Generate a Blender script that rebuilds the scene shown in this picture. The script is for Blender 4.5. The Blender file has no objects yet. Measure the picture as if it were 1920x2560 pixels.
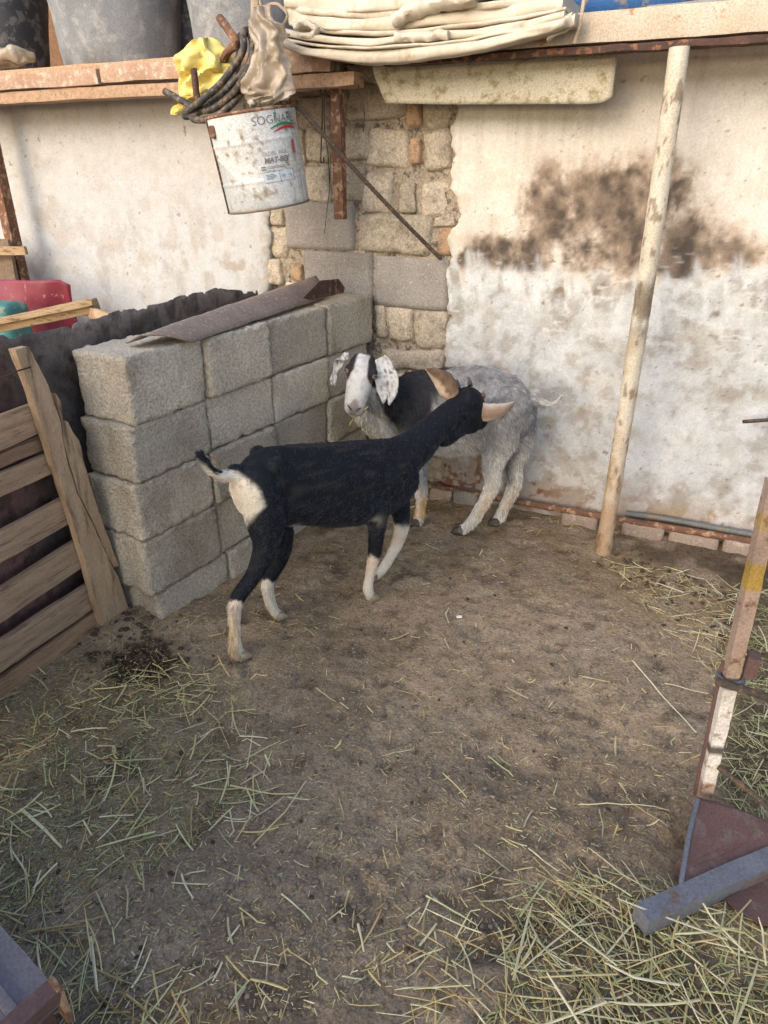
import bpy, bmesh, math, random
import numpy as np
from mathutils import Vector, Matrix

sc = bpy.context.scene
COL = sc.collection
R = math.radians
random.seed(7)
RNG = np.random.default_rng(11)

# ------------------------------------------------------------------ camera
CAM_H, PITCH, YAW, FPX = 1.5, R(26.298), R(23.895), 1720.0
cd = bpy.data.cameras.new('camera')
cd.sensor_fit = 'VERTICAL'
cd.sensor_height = 36.0
cd.lens = FPX / 2560.0 * 36.0
cd.clip_start = 0.05
cd.clip_end = 500.0
cam = bpy.data.objects.new('camera', cd)
COL.objects.link(cam)
cam.location = (0, 0, CAM_H)
cam.rotation_euler = (R(90) - PITCH, 0, YAW)
sc.camera = cam

# ------------------------------------------------------------------ sky, sun, exposure
SUN_EL, SUN_AZ = R(28), R(-162)          # azimuth measured from +Y towards +X (behind the camera, on its left)
wd = bpy.data.worlds.new('World')
sc.world = wd
wd.use_nodes = True
wn = wd.node_tree
bg = wn.nodes['Background']
sky = wn.nodes.new('ShaderNodeTexSky')
sky.sky_type = 'NISHITA'
sky.sun_disc = False
sky.sun_elevation = SUN_EL
sky.sun_rotation = SUN_AZ
sky.air_density = 1.0
sky.dust_density = 2.5
sky.ozone_density = 1.0
wn.links.new(sky.outputs[0], bg.inputs[0])
bg.inputs[1].default_value = 0.15
sl = bpy.data.lights.new('sun', 'SUN')
sl.energy = .6
sl.angle = R(90)
sl.color = (1.0, 0.97, 0.93)
so = bpy.data.objects.new('sun', sl)
COL.objects.link(so)
sd = Vector((math.sin(SUN_AZ) * math.cos(SUN_EL), math.cos(SUN_AZ) * math.cos(SUN_EL), math.sin(SUN_EL)))
so.rotation_euler = sd.to_track_quat('Z', 'Y').to_euler()
so.location = sd * 20
sc.view_settings.view_transform = 'Standard'
sc.view_settings.look = 'None'
sc.view_settings.gamma = 1
sc.view_settings.exposure = 1.4
sc.view_settings.use_curve_mapping = False

# ------------------------------------------------------------------ measuring helpers: photo point -> point on a real plane
_F = np.array([-math.sin(YAW) * math.cos(PITCH), math.cos(YAW) * math.cos(PITCH), -math.sin(PITCH)])
_R = np.array([math.cos(YAW), math.sin(YAW), 0.0])
_U = np.cross(_R, _F)
_C = np.array([0, 0, CAM_H])


def ray(x, y):
    return _F * FPX + _R * (x - 960) - _U * (y - 1280)


def G(x, y, z=0.0):
    d = ray(x, y)
    return _C + d * ((z - CAM_H) / d[2])


def PY(x, y, Y):
    d = ray(x, y)
    return _C + d * (Y / d[1])


def PX(x, y, X):
    d = ray(x, y)
    return _C + d * (X / d[0])


def PP(x, y, P, n):
    d = ray(x, y)
    return _C + d * (np.dot(np.array(P) - _C, n) / np.dot(d, n))


def proj(P):
    v = np.asarray(P) - _C
    z = v @ _F
    return 960 + FPX * (v @ _R) / z, 1280 - FPX * (v @ _U) / z


# ------------------------------------------------------------------ noise
def _hash(i, j, k, s):
    i = i.astype(np.uint32); j = j.astype(np.uint32); k = k.astype(np.uint32)
    h = i * np.uint32(374761393) + j * np.uint32(668265263) + k * np.uint32(2246822519) + np.uint32((s * 3266489917) & 0xffffffff)
    h = (h ^ (h >> np.uint32(13))) * np.uint32(1274126177)
    h = h ^ (h >> np.uint32(16))
    return (h & np.uint32(0xffffff)).astype(np.float64) / 0xffffff


def vnoise(P, s=0):
    P = np.asarray(P, float)
    f = np.floor(P); t = P - f
    t = t * t * (3 - 2 * t)
    i = f.astype(np.int64)
    out = 0
    for a in (0, 1):
        for b in (0, 1):
            for c in (0, 1):
                w = (t[:, 0] if a else 1 - t[:, 0]) * (t[:, 1] if b else 1 - t[:, 1]) * (t[:, 2] if c else 1 - t[:, 2])
                out = out + w * _hash(i[:, 0] + a, i[:, 1] + b, i[:, 2] + c, s)
    return out


def fbm(P, s=0, o=4, g=0.5):
    P = np.asarray(P, float); a = 1; t = 0; n = 0
    for k in range(o):
        n = n + a * vnoise(P * (2 ** k) + 17.3 * k, s + k); t += a; a *= g
    return n / t


def sst(a, b, x):
    t = np.clip((x - a) / (b - a), 0, 1)
    return t * t * (3 - 2 * t)


def P3(x, y, z=0):
    x = np.asarray(x, float)
    return np.stack([x, np.broadcast_to(y, x.shape), np.broadcast_to(z, x.shape)], -1)


# ------------------------------------------------------------------ object helpers
def tag(o, label=None, cat=None, group=None, kind=None):
    if label: o['label'] = label
    if cat: o['category'] = cat
    if group: o['group'] = group
    if kind: o['kind'] = kind
    return o


def empty(name, loc, label, cat, group=None):
    o = bpy.data.objects.new(name, None)
    o.empty_display_size = 0.05
    COL.objects.link(o)
    o.location = tuple(float(v) for v in loc)
    return tag(o, label, cat, group)


def link(name, me, mat=None, parent=None):
    o = bpy.data.objects.new(name, me)
    COL.objects.link(o)
    if mat is not None and not me.materials:
        me.materials.append(mat)
    if parent is not None:
        o.parent = parent
        if parent.type == 'EMPTY':
            o.matrix_parent_inverse = Matrix.Translation(parent.location).inverted()
    return o


class MB:
    """collects shapes in world coordinates, then links them as one mesh object"""

    def __init__(s):
        s.v = []; s.f = []; s.c = []; s.n = 0

    def add(s, verts, faces, col=None):
        verts = np.asarray(verts, float).reshape(-1, 3)
        s.v.append(verts)
        s.f += [tuple(int(i) + s.n for i in f) for f in faces]
        s.n += len(verts)
        if col is None: col = (1, 1, 1)
        col = np.asarray(col, float)
        if col.ndim == 1: col = np.broadcast_to(col, (len(verts), 3))
        s.c.append(col)
        return s

    def mesh(s, name, smooth=True, autosm=None):
        me = bpy.data.meshes.new(name)
        V = np.concatenate(s.v) if s.v else np.zeros((0, 3))
        me.from_pydata(V.tolist(), [], s.f)
        ca = me.color_attributes.new('Col', 'FLOAT_COLOR', 'POINT')
        C4 = np.ones((len(V), 4)); C4[:, :3] = np.clip(np.concatenate(s.c), 0, 1)
        ca.data.foreach_set('color', C4.ravel())
        if smooth:
            me.shade_smooth()
            if autosm is not None:
                me.set_sharp_from_angle(angle=R(autosm))
        me.update()
        return me

    def build(s, name, mat, parent=None, smooth=True, autosm=40):
        return link(name, s.mesh(name, smooth, autosm), mat, parent)


def frame(d, up=(0, 0, 1)):
    d = np.asarray(d, float); d = d / (np.linalg.norm(d) + 1e-12)
    up = np.asarray(up, float)
    if abs(d @ up) > 0.98: up = np.array([0, 1.0, 0]) if abs(d[1]) < .9 else np.array([1.0, 0, 0])
    a = np.cross(up, d); a /= np.linalg.norm(a)
    return a, np.cross(d, a), d


def spline(pts, n):
    """Catmull-Rom through the points, n points in all"""
    p = np.asarray(pts, float)
    if len(p) == 2:
        t = np.linspace(0, 1, n)[:, None]
        return p[0] * (1 - t) + p[1] * t
    q = np.vstack([2 * p[0] - p[1], p, 2 * p[-1] - p[-2]])
    u = np.linspace(0, len(p) - 1, n)
    i = np.minimum(u.astype(int), len(p) - 2); t = (u - i)[:, None]
    a, b, c, d = q[i], q[i + 1], q[i + 2], q[i + 3]
    return .5 * (2 * b + (c - a) * t + (2 * a - 5 * b + 4 * c - d) * t * t + (3 * b - a - 3 * c + d) * t ** 3)


def tube(mb, pts, r, n=10, caps=True, sq=False, col=None, flat=1.0, up=(0, 0, 1), jit=0, seed=0):
    """a round (or square) bar along a path, r a number or one per point"""
    p = np.asarray(pts, float); m = len(p)
    r = np.broadcast_to(np.asarray(r, float), (m,))
    V = []
    prev = None
    for k in range(m):
        d = p[min(k + 1, m - 1)] - p[max(k - 1, 0)]
        if prev is None: a, b, _ = frame(d, up)
        else:
            d = d / (np.linalg.norm(d) + 1e-12)
            a = prev - d * (prev @ d); a /= np.linalg.norm(a) + 1e-12; b = np.cross(d, a)
        prev = a
        th = np.arange(n) * 2 * math.pi / n + (math.pi / 4 if sq else 0)
        rr = r[k] * (math.sqrt(2) if sq else 1)
        V.append(p[k] + rr * (np.cos(th)[:, None] * a + flat * np.sin(th)[:, None] * b))
    V = np.concatenate(V)
    if jit: V = V + (np.stack([fbm(V * 40, seed + q, 2) for q in range(3)], -1) - .5) * jit
    F = [(k * n + i, k * n + (i + 1) % n, (k + 1) * n + (i + 1) % n, (k + 1) * n + i) for k in range(m - 1) for i in range(n)]
    if caps:
        F.append(tuple(range(n - 1, -1, -1))); F.append(tuple(range((m - 1) * n, m * n)))
    if col is not None and np.asarray(col).ndim == 2: col = np.repeat(np.asarray(col), n, 0)
    mb.add(V, F, col)


def cubegrid(nx, ny, nz):
    """unit cube surface (-1..1) with shared vertices"""
    idx = {}; V = []; F = []

    def vi(i, j, k):
        t = (i, j, k)
        if t not in idx:
            idx[t] = len(V); V.append((2 * i / nx - 1, 2 * j / ny - 1, 2 * k / nz - 1))
        return idx[t]
    for i in range(nx):
        for j in range(ny):
            F.append((vi(i, j, 0), vi(i, j + 1, 0), vi(i + 1, j + 1, 0), vi(i + 1, j, 0)))
            F.append((vi(i, j, nz), vi(i + 1, j, nz), vi(i + 1, j + 1, nz), vi(i, j + 1, nz)))
    for i in range(nx):
        for k in range(nz):
            F.append((vi(i, 0, k), vi(i + 1, 0, k), vi(i + 1, 0, k + 1), vi(i, 0, k + 1)))
            F.append((vi(i, ny, k), vi(i, ny, k + 1), vi(i + 1, ny, k + 1), vi(i + 1, ny, k)))
    for j in range(ny):
        for k in range(nz):
            F.append((vi(0, j, k), vi(0, j, k + 1), vi(0, j + 1, k + 1), vi(0, j + 1, k)))
            F.append((vi(nx, j, k), vi(nx, j + 1, k), vi(nx, j + 1, k + 1), vi(nx, j, k + 1)))
    return np.array(V, float), F


def rbox(c, half, n=(6, 4, 6), rad=0.02, noise=0.0, nsc=20, seed=0, axes=None):
    """a box with rounded, uneven edges; returns verts, faces (world)"""
    V, F = cubegrid(*n)
    h = np.asarray(half, float)
    P = V * h
    inner = np.maximum(h - rad, h * .02)
    q = np.clip(P, -inner, inner)
    d = P - q
    L = np.linalg.norm(d, axis=1, keepdims=True)
    P = np.where(L > 1e-9, q + d / np.maximum(L, 1e-9) * np.minimum(rad, L), P)
    if noise:
        W = P * nsc + seed * 13.7
        D = np.stack([fbm(W + 31 * k, seed + k, 3) for k in range(3)], -1) - .5
        P = P + D * noise
    if axes is not None: P = P @ np.asarray(axes)
    return P + np.asarray(c, float), F


def box2(mb, a, b, w, h, up=(0, 0, 1), n=(8, 2, 2), rad=.004, noise=0, nsc=8, seed=0, col=None):
    """a bar from a to b, w wide (sideways) and h high"""
    a = np.asarray(a, float); b = np.asarray(b, float)
    s, u, d = frame(b - a, up)
    V, F = rbox((a + b) / 2, (np.linalg.norm(b - a) / 2, w / 2, h / 2), n, rad, noise, nsc, seed, axes=np.stack([d, s, u]))
    # (d, s, u) is right handed: d x s = u
    mb.add(V, F, col)


def slab(mb, poly, n, th, col=None):
    """polygon (world points in a plane) with thickness th along n"""
    P = np.asarray(poly, float); n = np.asarray(n, float); n = n / np.linalg.norm(n)
    m = len(P)
    V = np.vstack([P + n * th / 2, P - n * th / 2])
    F = [tuple(range(m)), tuple(range(2 * m - 1, m - 1, -1))] + [(i, i + m, (i + 1) % m + m, (i + 1) % m) for i in range(m)]
    # make the front face point along n
    nn = sum(np.cross(P[i] - P[0], P[(i + 1) % m] - P[0]) for i in range(1, m - 1))
    if nn @ n < 0: F = [tuple(reversed(f)) for f in F]
    mb.add(V, F, col)


def sheet(mb, fn, nu, nv, col=None, flip=False):
    """a grid from fn(u, v) arrays -> (N,3)"""
    u, v = np.meshgrid(np.linspace(0, 1, nu + 1), np.linspace(0, 1, nv + 1), indexing='ij')
    V = fn(u.ravel(), v.ravel())
    F = [(i * (nv + 1) + j, (i + 1) * (nv + 1) + j, (i + 1) * (nv + 1) + j + 1, i * (nv + 1) + j + 1) for i in range(nu) for j in range(nv)]
    if flip: F = [f[::-1] for f in F]
    c = col(u.ravel(), v.ravel(), V) if callable(col) else col
    mb.add(V, F, c)


def solidify(o, th, off=0):
    m = o.modifiers.new('thickness', 'SOLIDIFY'); m.thickness = th; m.offset = off
    return o


# ------------------------------------------------------------------ materials
def mat(name, c1, c2=None, scale=6, c3=None, scale3=40, t3=.62, rough=.8, bump=.3, bscale=60, bdist=.004, metal=0.0, attr=False,
        obj=True, var=0.0, spec=.3, detail=6, stretch=None, bump2=None, trans=0.0, sheen=0.0, w3=.06, grain=.22, gscale=170):
    """principled material: two colours mixed by a soft noise, a third in sharp patches, fine relief"""
    m = bpy.data.materials.new(name); m.use_nodes = True
    nt = m.node_tree; N = nt.nodes; L = nt.links
    b = N['Principled BSDF']
    tc = N.new('ShaderNodeTexCoord')
    src = tc.outputs['Object']
    if stretch:
        mp = N.new('ShaderNodeMapping'); mp.inputs['Scale'].default_value = stretch
        L.new(src, mp.inputs[0]); src = mp.outputs[0]
    if var:
        oi = N.new('ShaderNodeObjectInfo')
        ad = N.new('ShaderNodeVectorMath'); ad.operation = 'MULTIPLY_ADD'
        ad.inputs[1].default_value = (1, 1, 1)
        mu = N.new('ShaderNodeMath'); mu.operation = 'MULTIPLY'; mu.inputs[1].default_value = 37.0
        L.new(oi.outputs['Random'], mu.inputs[0]); L.new(src, ad.inputs[0]); L.new(mu.outputs[0], ad.inputs[2])
        src = ad.outputs[0]

    def noise(sc_, d=detail, rg=.6):
        n = N.new('ShaderNodeTexNoise'); n.inputs['Scale'].default_value = sc_; n.inputs['Detail'].default_value = d
        n.inputs['Roughness'].default_value = rg
        L.new(src, n.inputs['Vector']); return n.outputs['Fac']

    def ramp(f, a, z):
        r = N.new('ShaderNodeMapRange'); r.inputs[1].default_value = a; r.inputs[2].default_value = z
        L.new(f, r.inputs[0]); return r.outputs[0]

    def mix(f, a, z, mode='MIX'):
        x = N.new('ShaderNodeMix'); x.data_type = 'RGBA'; x.blend_type = mode
        if isinstance(f, (int, float)): x.inputs[0].default_value = f
        else: L.new(f, x.inputs[0])
        for s_, val in ((6, a), (7, z)):
            if isinstance(val, tuple): x.inputs[s_].default_value = (*val, 1)
            else: L.new(val, x.inputs[s_])
        return x.outputs[2]
    c2 = c2 or tuple(v * .7 for v in c1)
    col = mix(ramp(noise(scale), .32, .68), c1, c2)
    t3 = t3 - .075
    if c3: col = mix(ramp(noise(scale3, 8, .65), t3, t3 + w3), col, c3)
    if grain:
        gr = N.new('ShaderNodeMapRange'); L.new(noise(gscale, 5, .7), gr.inputs[0])
        gr.inputs[1].default_value = .36; gr.inputs[2].default_value = .64; gr.inputs[3].default_value = 1 - grain; gr.inputs[4].default_value = 1 + grain
        vm = N.new('ShaderNodeVectorMath'); vm.operation = 'SCALE'; L.new(col, vm.inputs[0]); L.new(gr.outputs[0], vm.inputs['Scale']); col = vm.outputs[0]
    if attr:
        at = N.new('ShaderNodeAttribute'); at.attribute_name = 'Col'
        col = mix(1.0, at.outputs['Color'], col, 'MULTIPLY')
    if var:
        hv = N.new('ShaderNodeHueSaturation')
        L.new(col, hv.inputs['Color'])
        L.new(ramp(oi.outputs['Random'], 0, 1), hv.inputs['Value'])
        r_ = hv.inputs['Value'].links[0].from_node
        r_.inputs[3].default_value = 1 - var; r_.inputs[4].default_value = 1 + var
        col = hv.outputs[0]
    L.new(col, b.inputs['Base Color'])
    b.inputs['Roughness'].default_value = rough
    b.inputs['Metallic'].default_value = metal
    b.inputs['Specular IOR Level'].default_value = spec
    if sheen: b.inputs['Sheen Weight'].default_value = sheen
    if trans: b.inputs['Transmission Weight'].default_value = trans
    if bump:
        bn = N.new('ShaderNodeBump'); bn.inputs['Strength'].default_value = bump; bn.inputs['Distance'].default_value = bdist
        h = noise(bscale, 8, .65)
        if bump2:
            h2 = noise(bump2, 4, .5); ma = N.new('ShaderNodeMath'); ma.operation = 'MULTIPLY_ADD'; ma.inputs[1].default_value = 1.5
            L.new(h2, ma.inputs[0]); L.new(h, ma.inputs[2]); h = ma.outputs[0]
        L.new(h, bn.inputs['Height']); L.new(bn.outputs[0], b.inputs['Normal'])
    return m


M = {}
M['plaster'] = mat('plaster', (1, 1, 1), (.90, .895, .885), 14, (.70, .66, .60), 55, .70, rough=.9, bump=.5, bscale=45, bdist=.006, attr=True, spec=.15, grain=0.1, gscale=120)
M['mortar'] = mat('mortar', (.44, .37, .28), (.30, .25, .19), 9, (.16, .13, .10), 30, .60, rough=.95, bump=.9, bscale=40, bdist=.02, spec=.1, grain=0.35, gscale=110)
M['stone'] = mat('limestone', (.51, .43, .325), (.41, .355, .28), 7, (.24, .20, .155), 22, .58, rough=.95, bump=.8, bscale=38, bdist=.015, var=.22, spec=.1, w3=.2, grain=0.3, gscale=110)
M['greyblock'] = mat('grey_block', (.30, .275, .245), (.245, .22, .195), 7, (.40, .37, .33), 60, .68, rough=.95, bump=.7, bscale=130, bdist=.006, var=.12, spec=.1, grain=0.25, gscale=140)
M['brickbit'] = mat('brick_bit', (.44, .29, .18), (.36, .24, .15), 14, (.26, .19, .13), 30, .6, rough=.95, bump=.6, bscale=60, bdist=.008, var=.15, spec=.1)
M['block'] = mat('concrete_block', (.62, .54, .42), (.49, .425, .33), 3.2, (.29, .215, .155), 3.6, .59, rough=.97, bump=1.0, bscale=110, bdist=.012, var=.2, spec=.1, w3=.3, grain=.30, gscale=110)
M['ground'] = mat('dirt', (1, 1, 1), (.80, .78, .76), 16, (.55, .50, .45), 60, .60, rough=.97, bump=.9, bscale=90, bdist=.008, attr=True, spec=.12, bump2=22, w3=.12, grain=0.34, gscale=150)
M['rust'] = mat('rust', (.20, .10, .06), (.12, .062, .042), 14, (.34, .22, .13), 30, .60, rough=.9, bump=.5, bscale=90, bdist=.003, spec=.2)
M['rustdark'] = mat('dark_rust', (.10, .055, .040), (.055, .035, .03), 14, (.22, .11, .06), 34, .62, rough=.9, bump=.5, bscale=90, bdist=.003, spec=.2)
M['painted'] = mat('rusty_cream_paint', (.50, .425, .33), (.42, .335, .24), 10, (.34, .19, .10), 14, .645, rough=.75, bump=.4, bscale=60, bdist=.003, spec=.3)
M['orangebeam'] = mat('worn_orange_beam', (.42, .285, .195), (.33, .195, .125), 9, (.50, .42, .34), 26, .57, rough=.85, bump=.6, bscale=50, bdist=.005, spec=.2, w3=.15)
M['pipe'] = mat('white_pipe', (.66, .61, .51), (.54, .48, .37), 7, (.20, .12, .08), 40, .735, rough=.6, bump=.25, bscale=60, bdist=.002, attr=True, spec=.35)
M['wood'] = mat('weathered_wood', (.47, .315, .20), (.32, .205, .13), 9, (.10, .07, .05), 16, .61, rough=.9, bump=.6, bscale=60, bdist=.004, stretch=(6, .6, 6), var=.15, spec=.15, attr=True, w3=.2)
M['woodpale'] = mat('pale_wood', (.54, .38, .24), (.40, .265, .16), 7, (.19, .12, .075), 10, .60, rough=.85, bump=.6, bscale=60, bdist=.004, stretch=(3, 3, .5), spec=.15, attr=True, w3=.15)
M['woodrail'] = mat('rail_wood', (.44, .31, .18), (.33, .22, .12), 9, (.18, .12, .07), 16, .62, rough=.85, bump=.5, bscale=60, bdist=.004, stretch=(.7, 5, 5), spec=.15)
M['sheet'] = mat('burnt_sheet', (1, 1, 1), (.6, .57, .55), 12, (.35, .28, .25), 30, .58, rough=.75, bump=.5, bscale=40, bdist=.006, attr=True, spec=.3, w3=.2)
M['angle'] = mat('brown_steel', (.27, .205, .165), (.20, .15, .12), 10, (.34, .28, .24), 60, .64, rough=.75, bump=.3, bscale=80, bdist=.002, spec=.3)
M['red'] = mat('red_plastic', (.23, .028, .045), (.17, .025, .036), 7, (.34, .18, .17), 16, .71, rough=.5, bump=.2, bscale=20, bdist=.004, spec=.4)
M['teal'] = mat('teal_plastic', (.06, .22, .20), (.045, .15, .15), 10, (.20, .26, .20), 20, .62, rough=.55, bump=.4, bscale=20, bdist=.01, spec=.4)
M['tub'] = mat('grey_rubber', (.235, .24, .245), (.155, .158, .16), 6, (.34, .325, .30), 14, .57, rough=.65, bump=.3, bscale=40, bdist=.004, spec=.35, w3=.2)
M['darktub'] = mat('dark_rubber', (.07, .07, .075), (.04, .04, .043), 6, (.15, .14, .13), 14, .6, rough=.6, bump=.3, bscale=40, bdist=.004, spec=.35)
M['tarp'] = mat('dusty_tarp', (.55, .49, .395), (.44, .375, .28), 5, (.36, .27, .17), 14, .62, rough=.5, bump=.25, bscale=14, bdist=.006, grain=.07, gscale=60, spec=.3, attr=True, w3=.15)
M['mould'] = mat('mouldy_sheet', (.52, .47, .365), (.45, .40, .29), 7, (.28, .23, .12), 24, .59, rough=.7, bump=.3, bscale=30, bdist=.005, spec=.3, w3=.12)
M['bucket'] = mat('bucket_paint', (1, 1, 1), (.90, .90, .88), 9, (.86, .84, .80), 50, .6, rough=.42, bump=.2, bscale=40, bdist=.002, spec=.45, attr=True)
M['yellow'] = mat('yellow_bag', (.76, .62, .20), (.66, .52, .15), 12, (.45, .33, .12), 16, .68, rough=.4, grain=.05, bump=.2, bscale=30, bdist=.004, spec=.35)
M['bag'] = mat('dusty_clear_bag', (.60, .50, .37), (.46, .36, .25), 9, (.70, .63, .52), 14, .63, rough=.25, grain=.06, trans=.55, bump=.25, bscale=34, bdist=.008, spec=.5, w3=.1)
M['hose'] = mat('black_hose', (.045, .043, .04), (.028, .027, .027), 20, (.17, .12, .075), 45, .56, rough=.6, bump=.4, bscale=120, bdist=.002, spec=.35, w3=.1)
M['steel'] = mat('grey_steel', (.15, .155, .15), (.11, .11, .105), 10, (.20, .14, .09), 26, .62, rough=.55, bump=.2, bscale=60, bdist=.002, spec=.4)
M['bluesteel'] = mat('blue_grey_steel', (.19, .20, .23), (.135, .14, .16), 8, (.17, .10, .07), 14, .60, rough=.5, bump=.3, bscale=60, bdist=.002, metal=.25, spec=.4, w3=.12)
M['maroon'] = mat('maroon_steel', (.135, .07, .06), (.10, .058, .052), 7, (.17, .14, .125), 16, .58, rough=.6, bump=.3, bscale=60, bdist=.002, spec=.35, w3=.2)
M['gatepost'] = mat('gate_paint', (1, 1, 1), (.75, .72, .70), 12, (.45, .32, .25), 30, .62, rough=.7, bump=.4, bscale=70, bdist=.003, spec=.3, attr=True, w3=.1)
M['rebar'] = mat('rebar_steel', (.085, .065, .05), (.055, .045, .038), 20, (.15, .09, .055), 50, .6, rough=.85, bump=.5, bscale=200, bdist=.003, spec=.2)
M['wire'] = mat('rust_wire', (.07, .045, .03), (.045, .03, .025), 20, rough=.8, bump=0)
M['rope'] = mat('rope', (.40, .31, .22), (.30, .22, .15), 30, rough=.9, bump=.5, bscale=200, bdist=.003)
M['blue'] = mat('blue_plastic', (.03, .12, .32), (.03, .09, .23), 6, (.20, .18, .15), 14, .62, rough=.5, bump=.2, bscale=20, bdist=.004, spec=.4)
M['greysheet'] = mat('grey_sheet', (.22, .22, .225), (.17, .17, .17), 6, (.30, .25, .2), 14, .62, rough=.6, bump=.2, bscale=20, bdist=.004, spec=.4)
M['straw'] = mat('straw', (1, 1, 1), (.8, .78, .74), 60, rough=.65, bump=0, attr=True, spec=.3, grain=0)
M['dung'] = mat('dung', (.085, .058, .038), (.055, .038, .026), 40, (.13, .09, .055), 60, .6, rough=.8, bump=.4, bscale=200, bdist=.002, spec=.2)
M['pinkbrick'] = mat('dusty_brick', (.31, .235, .185), (.25, .19, .15), 12, (.40, .34, .28), 24, .6, rough=.95, bump=.6, bscale=60, bdist=.006, spec=.1, w3=.15)
M['print'] = mat('print_ink', (1, 1, 1), (.9, .9, .9), 40, rough=.5, bump=0, attr=True, spec=.3, grain=0)
M['coat'] = mat('goat_skin', (1, 1, 1), (.85, .84, .83), 40, rough=.75, bump=.4, bscale=180, bdist=.002, attr=True, spec=.2, grain=0.15, gscale=250)
M['hoof'] = mat('hoof', (.07, .06, .05), (.045, .04, .035), 30, (.13, .11, .085), 40, .6, rough=.6, bump=.3, bscale=90, bdist=.002)
M['eye'] = mat('goat_eye', (.20, .085, .03), (.13, .055, .02), 60, rough=.12, bump=0, spec=.6, grain=0)
M['pupil'] = mat('goat_pupil', (.006, .005, .005), (.004, .004, .004), 60, rough=.1, bump=0, spec=.6, grain=0)
M['nose'] = mat('goat_nose', (.17, .12, .12), (.12, .085, .085), 60, rough=.4, bump=.3, bscale=200, bdist=.001, spec=.4, grain=0)
M['white'] = mat('white_paper', (.78, .77, .74), (.68, .67, .64), 30, rough=.8, bump=0, grain=0)

# ================================================================== ground
def axis(lo, hi, step, far):
    a = list(np.arange(lo, hi + 1e-6, step)); s = step
    while a[-1] < far: s *= 1.5; a.append(a[-1] + s)
    s = step
    while a[0] > -far: s *= 1.5; a.insert(0, a[0] - s)
    return np.array(a)


# hoof prints pressed into the floor: x, y, heading, depth
_hr = np.random.default_rng(77)
PRINTS = [(_hr.uniform(-1.5, .15), _hr.uniform(.75, 2.7), _hr.uniform(0, 6.28), _hr.uniform(.006, .013)) for _ in range(110)]


def ground_z(x, y):
    """height of the trodden dirt at x, y"""
    p = P3(x, y)
    z = (fbm(p * 3.1, 5, 4) - .5) * .035 + (fbm(p * 9, 8, 3) - .5) * .014 + (fbm(p * 26, 9, 3) - .5) * .010
    z = z - .010 * sst(.66, .76, fbm(p * 11, 12, 2))
    for hx, hy, ha_, hd_ in PRINTS:
        dx, dy = x - hx, y - hy
        if x.size > 1 or (abs(dx[0]) < .08 and abs(dy[0]) < .08):
            a = dx * math.cos(ha_) + dy * math.sin(ha_); b = np.abs(-dx * math.sin(ha_) + dy * math.cos(ha_))
            q = ((a / .026) ** 2 + ((b - .011) / .011) ** 2)
            z = z - hd_ * np.exp(-q * q) + hd_ * .45 * np.exp(-((np.sqrt(q) - 1.75) / .35) ** 2)
    z = z * sst(-.5, .6, y)
    z = z + .030 * sst(2.93, 3.06, y) * sst(-.35, .3, x)                       # muck heaped along the wall on the right
    z = z + .022 * np.exp(-(((x + 1.74) / .12) ** 2 + ((y - 1.50) / .16) ** 2))    # heap at the foot of the block wall
    z = z + .02 * np.exp(-(((x + 1.5) / .3) ** 2 + ((y - 1.1) / .35) ** 2))
    return z


def lerp(c, col, f):
    return c + (np.array(col) - c) * np.clip(f, 0, 1)[:, None]


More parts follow.
